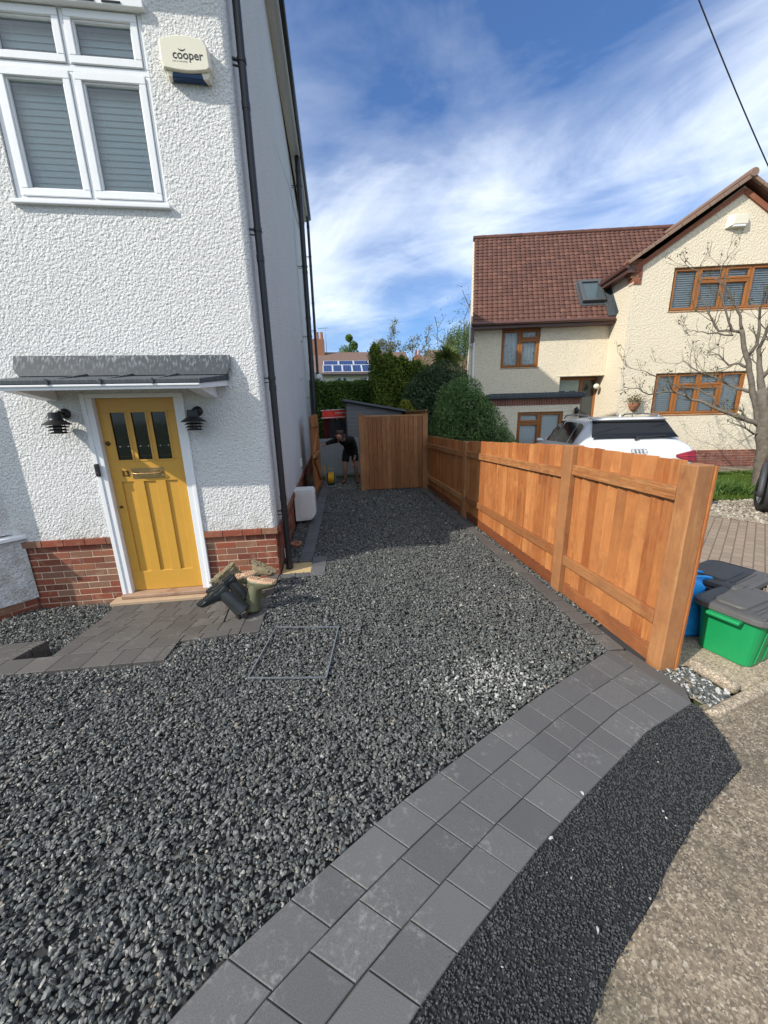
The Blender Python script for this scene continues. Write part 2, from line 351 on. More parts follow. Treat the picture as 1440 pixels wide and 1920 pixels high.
den=n.math('ADD',den,n.math('MULTIPLY',lobe(.25,.80,.53,6,34),-.15)); den=n.math('ADD',den,n.math('MULTIPLY',lobe(.13,.90,.43,2,13),-.12)); den=n.math('ADD',den,n.math('MULTIPLY',lobe(-.3,-.8,.5,30,80),.34)); den=n.math('ADD',den,n.math('MULTIPLY',lobe(0,-.25,1,8,42),.30))  # last two lobes: cloud added out of view to whiten the ambient light
cl=n.ramp(den,[(.46,(.02,.02,.02)),(.62,(.20,.20,.20)),(.82,(.68,.68,.68)),(1.04,(.97,.97,.97))])
# low cumulus: grey bellies near the horizon
low=n.noise(2.2,7,.6,vec=n.map((1,1,3.2),(0,0,0),gen),dist=.4)
shade=n.ramp(low,[(.40,(.36,.42,.48)),(.54,(.60,.66,.72)),(.68,(1,1,1))])
hz=n.n('ShaderNodeMapRange',interpolation_type='SMOOTHSTEP'); n.l(sep.outputs[2],hz.inputs[0]); hz.inputs[1].default_value=.40; hz.inputs[2].default_value=.20
shade=n.mix(hz.outputs[0],(1,1,1),shade)
skyc=n.n('ShaderNodeMix',data_type='RGBA',blend_type='MULTIPLY'); skyc.inputs[0].default_value=1; n.l(sky.outputs[0],skyc.inputs[6]); skyc.inputs[7].default_value=(.42,.66,.93,1)
ccol=n.mix(1.0,shade,(7.2,7.7,8.3),'MULTIPLY')
fin=n.mix(cl,skyc.outputs[2],ccol)
n.l(fin,bg.inputs[0]); bg.inputs[1].default_value=.15
vs=sc.view_settings; vs.view_transform='Standard'; vs.look='None'; vs.exposure=.32; vs.gamma=1
sc.render.resolution_x=768; sc.render.resolution_y=1024
sc.cycles.max_bounces=8; sc.cycles.transparent_max_bounces=16; sc.cycles.use_denoising=True

# ------------------------------------------------------------------ ground
def sst(x): x=max(0,min(1,x)); return x*x*(3-2*x)
def gz(x,y): return -.2*sst((y-2.65)/1.45)*sst((-.72-x)/.7) if y<6 else 0
def sheet(name,poly,z,mat,res=None,kind='structure'):
    """flat or gently warped sheet over a polygon (world xy)"""
    mb=MB()
    if res is None: mb.add([(x,y,z) for x,y in poly],[tuple(range(len(poly)))])
    o=mb.build(name,mat); o['kind']=kind; return o
def grid(name,x0,y0,x1,y1,step,zf,mat,keep=None):
    nx=max(1,int(round((x1-x0)/step))); ny=max(1,int(round((y1-y0)/step))); mb=MB()
    vs=[(x0+(x1-x0)*i/nx,y0+(y1-y0)*j/ny) for j in range(ny+1) for i in range(nx+1)]
    fs=[]
    for j in range(ny):
        for i in range(nx):
            a=j*(nx+1)+i
            if keep is None or keep((vs[a][0]+vs[a+1][0])/2,(vs[a][1]+vs[a+nx+1][1])/2): fs.append((a,a+1,a+nx+2,a+nx+1))
    mb.add([(x,y,zf(x,y)) for x,y in vs],fs); o=mb.build(name,mat,smooth=True); o['kind']='structure'; return o
gm=simple('turf_ground',(.06,.085,.03),.95,var=.4,scale=1.5,bump=.6,bs=40)
g=MB()
X=[-400,-7,-.9,400]; Y=[-400,2.5,4.9,400]; 
for i in range(3):
    for j in range(3):
        z=-.36 if (i==1 and j==1) else -.07
        g.quad((X[i],Y[j],z),(X[i+1],Y[j],z),(X[i+1],Y[j+1],z),(X[i],Y[j+1],z))
g.quad((-7,2.5,-.36),(-.9,2.5,-.36),(-.9,2.5,-.07),(-7,2.5,-.07)); g.quad((-.9,2.5,-.36),(-.9,4.9,-.36),(-.9,4.9,-.07),(-.9,2.5,-.07))
struct(g.build('ground',gm))
# curves of the paved band along the road side
BL=[(2.0,2.262),(1.172,1.875),(.714,1.624),(.265,1.381),(.044,1.249),(-.264,1.052),(-.511,.885),(-.623,.786),(-1.0,.46),(-1.5,0.0),(-2.3,-.8)]
BR=[(2.135,1.69),(1.698,1.545),(1.112,1.257),(.735,1.059),(.567,.96),(.414,.868),(.296,.800),(.121,.685),(-.25,.40),(-.75,-.07),(-1.5,-.85)]
def lin(poly,x):
    for (xa,ya),(xb,yb) in zip(poly,poly[1:]):
        if xb<=x<=xa: return ya+(yb-ya)*(x-xa)/(xb-xa)
    return poly[0][1] if x>poly[0][0] else poly[-1][1]
def arc(poly):
    L=[0]
    for a,b in zip(poly,poly[1:]): L.append(L[-1]+math.dist(a,b))
    return L
def at(poly,L,s):
    s=max(0,min(L[-1],s))
    for i in range(len(L)-1):
        if s<=L[i+1]:
            f=(s-L[i])/(L[i+1]-L[i]); a,b=poly[i],poly[i+1]; return (a[0]+(b[0]-a[0])*f,a[1]+(b[1]-a[1])*f)
    return poly[-1]
porch_main=[(-2.575,4.13),(-2.375,2.93),(-1.46,2.93),(-.79,2.965),(-.755,4.13)]
def in_porch(x,y):
    if y<2.66+.03*(x+1.418)/-1.2 : return False
    if x<-1.42 and x>-6 and 2.66<y<2.91: return True
    if x<-2.655 and 2.9<y<3.27: return True
    xl=-2.375-(y-2.93)*.167
    if xl<x<-1.44 and 2.9<=y<4.2: return True
    if -1.47<x<-.765 and y>2.97 and y<4.3: return True
    return False
def in_edge(x,y):
    if -.73<x<-.215 and 4.07<y<4.71: return True
    xr=-.385+.021*(y-4.7); 
    return y>=4.7 and xr-.19<x<xr
def wallx(y): return -.745-.0155*(y-4.244)
def in_gravel(x,y):
    if y>11.0 or y<-.6 or x<-5.6: return False
    if y>4.2:
        if x<wallx(y)+.02: return False
        if in_edge(x,y): return False
    else:
        if in_porch(x,y): return False
        if x<-.73 and y>4.2: return False
    if y<lin(BL,x)+.012: return False
    if x>1.995: return 2.138<x<2.235 and (2.13 if x<2.2 else 2.14)<y<8.95
    if x<-3.3 and y>4.244-max(0,(-3.40-x)) : return False
    if x<-3.65 and y>3.95: return False
    return True
def bedz(x,y):
    # sunken bed between porch and bay
    if x<-2.38 and y>2.9: return -.205
    return gz(x,y)-.006
grid('gravel_drive',-6,-.9,2.2,11.2,.1,lambda x,y:bedz(x,y)-.03,M['gravelbed'],keep=lambda x,y:in_gravel(x,y) or (in_gravel(x+.06,y) or in_gravel(x-.06,y) or in_gravel(x,y+.06)))
sheet('fence_gravel_bed',[(2.12,1.78),(2.25,1.80),(2.27,9.0),(2.12,9.0)],-.034,M['gravelbed'])
ICO=[]
def ico():
    p=(1+5**.5)/2; v=np.array([(-1,p,0),(1,p,0),(-1,-p,0),(1,-p,0),(0,-1,p),(0,1,p),(0,-1,-p),(0,1,-p),(p,0,-1),(p,0,1),(-p,0,-1),(-p,0,1)],float); v/=np.linalg.norm(v[0])
    f=np.array([(0,11,5),(0,5,1),(0,1,7),(0,7,10),(0,10,11),(1,5,9),(5,11,4),(11,10,2),(10,7,6),(7,1,8),(3,9,4),(3,4,2),(3,2,6),(3,6,8),(3,8,9),(4,9,5),(2,4,11),(6,2,10),(8,6,7),(9,8,1)]); return v,f
IV,IF=ico()
def stones(name,P,size,tint,mat,flat=(.35,.62),tilt=.55,rough=.24,kind='stuff'):
    k=len(P); S=np.stack([rng.uniform(.85,1.5,k),rng.uniform(.6,1.0,k),rng.uniform(*flat,k)],1)*size[:,None]/2
    V=IV[None]*(1+rng.normal(0,rough,(k,12,1)).clip(-.45,.45)); V=np.sign(V)*np.abs(V)**.85*S[:,None,:]
    az=rng.uniform(0,2*np.pi,k); tx=rng.normal(0,tilt,k); ty=rng.normal(0,tilt,k)
    def rot(V,a,i,j):
        c,s=np.cos(a)[:,None],np.sin(a)[:,None]; A=V[:,:,i].copy(); B=V[:,:,j].copy(); V[:,:,i]=A*c-B*s; V[:,:,j]=A*s+B*c
    rot(V,az,0,1); rot(V,tx,1,2); rot(V,ty,0,2); rot(V,rng.uniform(0,2*np.pi,k),0,1)
    V+=P[:,None,:]
    F=(IF[None]+12*np.arange(k)[:,None,None]).reshape(-1,3)
    return npmesh(name,V.reshape(-1,3),F,np.repeat(tint,20),mat,kind)
# main gravel
pts=[];sz=[]
def scatter(x0,y0,x1,y1,dens,s0,s1):
    k=int((x1-x0)*(y1-y0)*dens); xs=rng.uniform(x0,x1,k); ys=rng.uniform(y0,y1,k)
    for x,y in zip(xs,ys):
        if in_gravel(x,y): pts.append((x,y,bedz(x,y))); sz.append(rng.uniform(s0,s1)*(1.35 if rng.random()<.16 else 1))
scatter(-3.7,.3,2.0,2.6,6400,.0125,.022)
scatter(-3.7,2.6,2.2,4.9,4600,.014,.024)
scatter(-1.0,4.9,2.2,7,3000,.017,.027)
scatter(-1.0,7,2.2,11,1400,.024,.036)
P_=np.array(pts); sz=np.array(sz); P_[:,2]+=rng.uniform(-.024,-.002,len(P_))+.006
tn=np.clip(rng.beta(1.9,2.6,len(P_))*.86,0,.9); r_=rng.random(len(P_)); tn[r_>.975]=rng.uniform(.86,.97,(r_>.975).sum())
dd=np.hypot((P_[:,0]-.98)/.55,(P_[:,1]-2.08)/.42); pale_patch=(dd<1)&(rng.random(len(P_))<.6*(1-dd)**1.4); tn[pale_patch]=rng.uniform(.935,.985,pale_patch.sum())  # paler stones scattered in an oval, thinning outwards
dd=np.hypot((P_[:,0]-.30)/.45,(P_[:,1]-9.9)/.6); pale_patch=(dd<1)&(rng.random(len(P_))<.6); tn[pale_patch]=rng.uniform(.86,.96,pale_patch.sum())
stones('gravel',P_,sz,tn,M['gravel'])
# slabs -------------------------------------------------------------
def slab(mb,q,z,th,t,gap=.004,lip=.003):
    """one paver from 4 ground corners (ccw), slightly shrunk, with a worn chamfer"""
    c=np.mean(q,0); zf=z if callable(z) else (lambda x,y:z)
    def ring(sh,dz):
        o=[]
        for p in q:
            v=np.array(p)-c; L=np.linalg.norm(v); p2=c+v*(1-sh*1.41/L); o.append((p2[0],p2[1],zf(*p)+dz))
        return o
    mb.loft([ring(gap,-th),ring(gap,-lip),ring(gap+lip,0)],t,cap=True)
# the curved band: rows between BL and BR
LL=arc(BL); LR=arc(BR); band_mb=MB()
fr=[0,.335,.665,1.0]
for r in range(3):
    s=.0; first=True
    while s<1.0:
        st_=(.165 if random.random()<.42 else .225)/LL[-1]*(1.06-.05*r)
        if first: st_*=random.uniform(.5,1); first=False
        e=min(1.0,s+st_)
        def pt(u,f):
            a=at(BL,LL,u*LL[-1]); b=at(BR,LR,u*LR[-1]); return (a[0]+(b[0]-a[0])*f,a[1]+(b[1]-a[1])*f)
        q=[pt(s,fr[r]),pt(s,fr[r+1]),pt(e,fr[r+1]),pt(e,fr[r])]; q=[np.array(p) for p in q]
        if np.cross(q[1]-q[0],q[2]-q[1])<0: q=q[::-1]
        slab(band_mb,q,random.uniform(-.0015,.0015),.06,random.random(),gap=random.uniform(.0014,.0026)); s=e
struct(band_mb.build('paved_band',M['paver']))
jb=MB(); jb.add([(x,y,-.008) for x,y in BL]+[(x,y,-.008) for x,y in BR[::-1]],[tuple(range(len(BL)+len(BR)))]); struct(jb.build('paved_band_joints',M['joint']))
# fence edging strip, stepped corner block and house edging strip
em=MB(); y=1.72; q=[(2.0,2.262),(2.135,1.69),(2.2,1.77),(2.136,2.14)]
slab(em,[np.array(p) for p in [(2.003,2.255),(2.137,1.70),(2.20,1.80),(2.137,2.24)]],0,.06,.4)
y=2.26
while y<9.0:
    L=random.choice([.16,.21]); slab(em,[np.array(p) for p in [(2.0,y),(2.134,y),(2.134,y+L),(2.0,y+L)]],random.uniform(-.001,.001),.06,random.random()); y+=L
struct(em.build('fence_edging',M['paver2']))
em=MB(); y=4.7
while y<10.6:
    L=random.choice([.12,.17,.21]); x0=-.385+.021*(y-4.7); x1=x0+.021*L
    slab(em,[np.array(p) for p in [(x0-.185,y),(x0,y),(x1,y+L),(x1-.185,y+L)]],random.uniform(-.001,.001),.06,random.random()); y+=L
for a in [(-.73,4.08,-.57,4.19),(-.57,4.08,-.40,4.19),(-.40,4.08,-.222,4.36),(-.40,4.36,-.212,4.56),(-.40,4.56,-.206,4.70),(-.58,4.58,-.40,4.70),(-.75,4.58,-.58,4.70)]:
    slab(em,[np.array(p) for p in [(a[0],a[1]),(a[2],a[1]),(a[2],a[3]),(a[0],a[3])]],0,.06,random.random())
struct(em.build('house_edging',M['paver']))
sheet('sand_pit',[(-.74,4.19),(-.40,4.19),(-.40,4.58),(-.76,4.58)],-.03,M['sand'])
# porch paving follows the fall towards the door
pm=MB()
def row(x0,x1,y0,y1,zf,th=.06,skew0=0,lens=(.16,.21,.24),off=0):
    x=x0; first=True
    while x<x1-.02:
        L=random.choice(lens)*(random.uniform(.5,1) if first and off else 1)
        e=x+L
        if e>x1-.07: e=x1
        sk_=skew0 if first else 0; first=False
        slab(pm,[np.array(p) for p in [(x+sk_,y0),(e,y0),(e,y1),(x-sk_,y1)]],zf,th,random.random(),gap=.0022,lip=.002); x=e
grid('porch_joints',-5.6,2.66,-.77,4.12,.06,lambda x,y:gz(x,y)-.0045,M['joint'],keep=lambda x,y:in_porch(x,y) and in_porch(x-.05,y) and in_porch(x+.05,y) and in_porch(x,y-.04))
row(-5.6,-1.425,2.69,2.91,gz,.2)
row(-5.6,-2.66,2.915,3.09,gz,.2); row(-5.6,-2.66,3.095,3.27,gz,.2)
ys=[2.915,3.10,3.30,3.50,3.70,3.91,4.12]
for a,b in zip(ys,ys[1:]): row(-2.375-((a+b)/2-2.93)*.167,-.935 if a>3.05 else -1.43,a+.003,b,gz,.2,off=1,skew0=(b-a)/2*.167)
row(-1.425,-.935,2.985,3.10,gz,.1)
yy=2.975
while yy<4.2:
    L=.21; e=min(4.235,yy+L); slab(pm,[np.array(p) for p in [(-.93,yy),(-.765,yy),(-.758,e),(-.925,e)]],lambda x,y:gz(x,y)+.0,.08,random.random()); yy=e+.001
struct(pm.build('porch_paving',M['paver2']))
# tarmac strip and concrete pavement
TR=[(2.16,1.68),(2.09,1.455),(1.987,1.274),(1.582,1.111),(1.244,.942),(1.115,.861),(.816,.712),(.664,.61),(.25,.25),(-.2,-.25),(-.9,-1)]
TL=BR
tb=MB(); tb.add([(x,y,-.012) for x,y in TL]+[(x,y,-.012) for x,y in TR[::-1]],[tuple(range(len(TL)+len(TR)))])
tmat=simple('tarmac_bed',(.010,.011,.013),.8,bump=1,bs=140); struct(tb.build('tarmac_strip',tmat))
def inpoly(x,y,poly):
    c=False; j=len(poly)-1
    for i in range(len(poly)):
        xi,yi=poly[i]; xj,yj=poly[j]
        if (yi>y)!=(yj>y) and x<(xj-xi)*(y-yi)/(yj-yi)+xi: c=not c
        j=i
    return c
TP=TL+TR[::-1]
k=85000; xs=rng.uniform(-.6,2.15,k); ys_=rng.uniform(-.2,1.75,k); ok=np.array([inpoly(x+rng.normal(0,.008),y+rng.normal(0,.008),TP) for x,y in zip(xs,ys_)])
xs=xs[ok]; ys_=ys_[ok]; Pc=np.stack([xs,ys_,rng.uniform(-.012,-.002,len(xs))],1)
tc=rng.beta(2,2,len(xs))*.8; rr=rng.random(len(xs)); tc[rr>.97]=.95; tc[rr>.9975]=1
stones('tarmac_chippings',Pc,rng.uniform(.005,.0105,len(xs)),tc,M['chip'],flat=(.6,.9))
def m_concrete(name='old_concrete',k=1.0):
    m,nt,b=newmat(name); n=N(nt)
    big=n.noise(1.3,7,.68,dist=.4); c=n.ramp(big,[(p,(a*k,b_*k,c_*k)) for p,(a,b_,c_) in [(.30,(.055,.048,.035)),(.43,(.12,.095,.07)),(.55,(.21,.165,.115)),(.68,(.42,.34,.225))]])
    wob=n.noise(90,3,out=1); vec=n.mix(.012,n.coord(),wob,'ADD')
    for sc_,w_ in ((150,.55),(70,.40)):
        cell=n.n('ShaderNodeSeparateColor'); n.l(n.voro(sc_,vec=vec,out='Color'),cell.inputs[0])
        tone=n.ramp(cell.outputs[0],[(0,(.045*k,.04*k,.034*k)),(.35,(.13*k,.11*k,.085*k)),(.7,(.25*k,.20*k,.145*k)),(.92,(.42*k,.36*k,.26*k)),(1,(.58,.53,.44))])
        c=n.mix(w_,c,tone) if sc_==150 else n.mix(n.math('MULTIPLY',n.ramp(cell.outputs[1],[(.62,(0,0,0)),(.70,(1,1,1))]),w_),c,tone)
    ms=n.noise(2.1,6,.72); c=n.mix(n.ramp(ms,[(.52,(0,0,0)),(.68,(.6,.6,.6))]),c,(.06*k,.062*k,.045*k))
    f=n.noise(240,3,.7); setb(nt,b,c,.88,n.bump(n.voro(150,vec=vec),.3,.003,n.bump(f,.35,.003)),spec=.25); return m
M['concrete']=m_concrete()
pv=MB(); pv.add([(2.16,1.68,-.02)]+[(x,y,-.02) for x,y in TR[1:]]+[(-.9,-14,-.02),(40,-14,-.02),(40,-3,-.02),(3.3,1.80,-.02)],[tuple(range(len(TR)+4))]); struct(pv.build('pavement',M['concrete']))
M['slabc']=m_concrete('pale_concrete',1.75)
kb=MB(); kb.prism([(2.13,1.62),(2.22,1.58),(3.6,1.93),(3.6,2.03)],-.06,.012); struct(kb.build('pavement_kerb',M['slabc'],bevel=.02,segs=3))
k2=MB(); k2.beam((2.47,2.04,.0),(2.52,1.74,.0),.075,.08); struct(k2.build('edging_kerb',M['slabc'],bevel=.03,segs=4))
sheet('bin_stand',[(2.34,2.02),(2.43,2.02),(2.56,1.74),(3.6,2.02),(3.9,3.2),(2.35,3.2)],-.012,M['slabc'])
pp=[];
while len(pp)<420:
    x=random.uniform(2.16,2.46); y=random.uniform(1.66,2.0)
    if inpoly(x,y,[(2.19,1.80),(2.24,1.66),(2.45,1.72),(2.42,2.0),(2.17,2.0)]): pp.append((x,y,random.uniform(-.03,-.006)))
sheet('pebble_bed',[(2.19,1.80),(2.24,1.64),(2.47,1.72),(2.42,2.02),(2.17,2.02)],-.03,M['slabc'])
stones('pebbles',np.array(pp),rng.uniform(.016,.034,len(pp)),np.where(rng.random(len(pp))<.72,.3,.99),M['gravel'])
# a few stray white pebbles
for (x,y,s,lab) in [(.83,1.10,.016,'small white pebble on the charcoal paving band'),(1.09,1.262,.014,'white pebble where the tarmac meets the paving band'),(.83,.80,.018,'white pebble lying on the black tarmac strip')]:
    o=stones('pebble',np.array([(x,y,.004)]),np.array([s*1.1]),np.array([1.]),M['gravel'],flat=(.5,.6),tilt=.1,kind=None); tag(o,lab,'pebble')
# neighbour's drive, gravel margin, lawn, path
def m_blockpave():
    m,nt,b=newmat('old_block_paving'); n=N(nt)
    br=n.n('ShaderNodeTexBrick'); br.inputs['Scale'].default_value=1; br.inputs['Brick Width'].default_value=.2; br.inputs['Row Height'].default_value=.1; br.inputs['Mortar Size'].default_value=.007
    br.inputs['Color1'].default_value=(.30,.225,.165,1); br.inputs['Color2'].default_value=(.23,.175,.13,1); br.inputs['Mortar'].default_value=(.095,.075,.058,1); br.inputs['Mortar Smooth'].default_value=.3
    n.l(n.map((1,1,1),(0,0,R(-38))),br.inputs['Vector'])
    f=n.noise(1.6,5,.65); c=n.mix(n.math('MULTIPLY',f,.6),br.outputs[0],n.mix(.5,br.outputs[0],(.40,.35,.28)))
    f2=n.noise(45,4,.7); c=n.mix(n.math('MULTIPLY',f2,.35),c,(.12,.09,.07))
    h=n.math('SUBTRACT',1,br.outputs[1]); setb(nt,b,c,.85,n.bump(h,.7,.006,n.bump(f2,.3,.003)),spec=.25); return m
sheet('driveway',[(2.36,2.0),(3.6,2.0),(9,-3.5),(30,-3.5),(30,4.5),(6.9,4.55),(6.1,5.75),(4.2,9.0),(4.0,12.0),(2.36,12.0)],-.03,m_blockpave())
sheet('gravel_margin',[(6.1,5.75),(6.9,4.55),(30,4.5),(30,6.3),(7.25,6.3),(6.2,7.3),(4.6,9.6),(4.2,9.0)],-.026,M['slabc'])
pp=[(random.uniform(4.2,10.5),random.uniform(4.5,9.2)) for _ in range(16000)]
pp=[p for p in pp if inpoly(*p,[(6.1,5.75),(6.9,4.55),(12,4.5),(12,6.3),(7.25,6.3),(6.2,7.3),(4.6,9.6),(4.2,9.0)])]
stones('pale_gravel',np.array([(x,y,-.018) for x,y in pp]),rng.uniform(.03,.06,len(pp)),rng.random(len(pp)),M['pale'])
sheet('lawn',[(7.25,6.3),(30,6.3),(30,9.2),(8.0,9.2),(5.2,9.8),(4.6,9.6),(6.2,7.3)],-.02,gm)
sheet('house_path',[(5.2,9.8),(8.0,9.2),(30,9.2),(30,11.5),(4,12.5)],-.015,M['concrete'])
def blades(name,poly,k,h,mat,w=.012,lean=.5,kind='stuff'):
    bx=[p[0] for p in poly]; by=[p[1] for p in poly]; P=[]
    while len(P)<k:
        x=random.uniform(min(bx),max(bx)); y=random.uniform(min(by),max(by))
        if inpoly(x,y,poly): P.append((x,y))
    P=np.array(P); a=rng.uniform(0,2*np.pi,k); hh=rng.uniform(.6,1.2,k)*h; l=rng.uniform(0,lean,k)*hh; b=rng.uniform(0,2*np.pi,k)
    base=np.c_[P,np.full(k,-.02)]; s=np.c_[np.cos(a),np.sin(a),np.zeros(k)]*w/2; tip=base+np.c_[np.cos(b)*l,np.sin(b)*l,hh]
    V=np.stack([base-s,base+s,tip],1).reshape(-1,3); F=np.arange(3*k).reshape(-1,3)
    return npmesh(name,V,F,rng.random(k),mat,kind)
M['grass']=m_leaf('grass_blade',[(0,(.05,.10,.015)),(.6,(.10,.19,.025)),(1,(.22,.27,.06))],.35)
blades('grass',[(7.25,6.3),(12,6.3),(13,9.2),(8.0,9.2),(5.2,9.8),(6.2,7.3)],42000,.06,M['grass'],.016,.9)

# ------------------------------------------------------------------ white house
def frame_cells(mb,x0,x1,z0,z1,holes,ya,yb,t=.5,m=0,ax='x'):
    """wall/frame of boxes round rectangular holes, butted edge to edge"""
    zs=sorted({z0,z1}|{h[2] for h in holes if z0<h[2]<z1}|{h[3] for h in holes if z0<h[3]<z1})
    for za,zb in zip(zs,zs[1:]):
        zm=(za+zb)/2; xs=[x0]
        for h in sorted(holes):
            if h[2]<zm<h[3]: xs+=[h[0],h[1]]
        xs.append(x1)
        for xa,xb in zip(xs[::2],xs[1::2]):
            if xb-xa>1e-5: mb.box(xa,ya,za,xb,yb,zb,t,m)
def bricks(mb,p0,u,nrm,length,ztop,rows,bl=.215,bh=.065,j=.010,depth=.06,m=0,half=False,inset=0,zcap=True):
    """stretcher bond from the top down; p0 left end on the face line, u along, nrm outward"""
    p0=Vector(p0); u=Vector(u).normalized(); nrm=Vector(nrm).normalized(); Z=Vector((0,0,1))
    for r in range(rows):
        z=ztop-(r+.5)*(bh+j); x=-(bl+j)/2 if (r%2)^half else 0
        while x<length:
            a=max(0,x); b=min(length,x+bl); x+=bl+j
            if b-a<.02: continue
            c=p0+u*((a+b)/2)+Z*z-nrm*(depth/2-random.uniform(-.0015,.0025)); mb.obox(c,u,nrm,Z,b-a,depth,bh,random.random(),m)
H=thing('white_house','tall white roughcast house with yellow front door and red brick base','house',(-2.4,6,0))
DEP=16.0
wall=MB()
holes=[(-2.70,-1.425,3.71,5.12),(-2.515,-1.57,.4,2.075)]
frame_cells(wall,-9,-.80,.565,5.6,holes,4.244,4.5)
arcp=[(-.80,4.244)]+[(-.80+.055*math.sin(a),4.299-.055*math.cos(a)) for a in [R(x) for x in (15,30,45,60,75,90)]]
wall.prism(arcp+[(wallx(4.5),4.5),(-.80,4.5)],.565,5.6)
wall.box(-9,3.96,5.6,-.75,4.5,8.9)  # unseen upper storey, set forward to shade the top of the wall
wall.build('wall',M['render'],H)
sw=MB(); sw.prism([(wallx(4.503),4.503),(wallx(DEP),DEP),(-9,DEP),(-9,DEP-.3),(-1.2,DEP-.3),(-1.2,4.503)],.565,8.9)
sw.prism([(-.46,DEP-.2),(-.46,DEP+3),(-5,DEP+3),(-5,DEP+.02),(-.86,DEP+.02),(-.86,DEP-.2)],0,3.5)
sw.build('side_wall',M['render_side'],H)
pl=MB()
bricks(pl,(-3.45,4.262,0),(1,0,0),(0,-1,0),3.45-2.52,.490,11,half=True); bricks(pl,(-1.565,4.262,0),(1,0,0),(0,-1,0),1.565-.765,.490,9)
for a,b in ((-3.45,-2.52),(-1.565,-.735)):      # projecting cap course
    x=a
    while x<b-.01:
        e=min(b,x+.217); pl.obox(((x+e-.006)/2,4.262,.528),(1,0,0),(0,1,0),(0,0,1),e-x-.006,.075,.068,random.random()); x=e
sd=Vector((wallx(DEP)-wallx(4.25),DEP-4.25,0)).normalized(); sn=Vector((sd.y,-sd.x,0))
bricks(pl,(-.765,4.264,0),sd,sn,DEP-4.3,.490,9)
p=Vector((-.748,4.30,0)); L=0
while L<DEP-4.4:
    pl.obox(p+sd*(L+.105)+Vector((0,0,.528)),sd,sn,(0,0,1),.211,.06,.068,random.random()); L+=.217
pl.box(-3.5,4.2655,-.32,-2.52,4.5,.562,m=1); pl.box(-1.565,4.2655,-.32,-.775,4.5,.562,m=1); pl.prism([(-.775,4.5),(-1.2,4.5),(-1.2,DEP),(wallx(DEP)-.03,DEP),(-.775-.0005,4.29)],-.32,.562,m=1)
pl.build('brick_plinth',[M['brick'],M['mortar']],H,bevel=.004,segs=1)
RX=Matrix.Rotation(R(90),4,'X')
bay=MB(); bay.prism([(-3.41,4.243),(-3.65,3.994),(-6,3.994),(-6,4.243)],-.085,.60); bay.prism([(-3.49,4.243),(-3.71,4.03),(-6,4.03),(-6,4.243)],.66,2.4)
bay.build('bay_wall',M['render'],H)
b2=MB(); b2.prism([(-3.36,4.241),(-3.62,3.955),(-6,3.955),(-6,4.241)],.602,.645); b2.build('bay_sill',M['white'],H,bevel=.008)
b3=MB(); bricks(b3,(-3.665,4.0,0),(.694,.72,0),(.72,-.694,0),.34,-.095,3); b3.prism([(-3.44,4.24),(-3.675,4.01),(-6,4.01),(-6,4.24)],-.33,-.088,m=1); bricks(b3,(-5.9,4.006,0),(1,0,0),(0,-1,0),2.23,-.095,3)
b3.build('bay_brick_base',[M['brick'],M['mortar']],H,bevel=.004,segs=1)
rf=MB(); E_=[(-9.2,3.7,8.93),(-.54,3.7,8.93),(-.54,DEP+.3,8.93),(-9.2,DEP+.3,8.93),(-4.9,7.6,11.6),(-4.9,DEP-4,11.6)]
rf.add(E_,[(0,1,4),(1,2,5,4),(2,3,5),(3,0,4,5),(3,2,1,0)]); rf.build('roof',M['tile'],H)
ea=MB(); ea.box(-.83,3.75,8.78,-.60,DEP+.2,8.90); ea.box(-.62,3.75,8.74,-.585,DEP+.2,8.925,m=0); ea.build('soffit',M['offwhite'],H)
gu=MB(); gu.tube([(-.545,3.7,8.90),(-.545,DEP+.25,8.90)],.055,10); gu.build('gutter',M['black'],H,smooth=True)
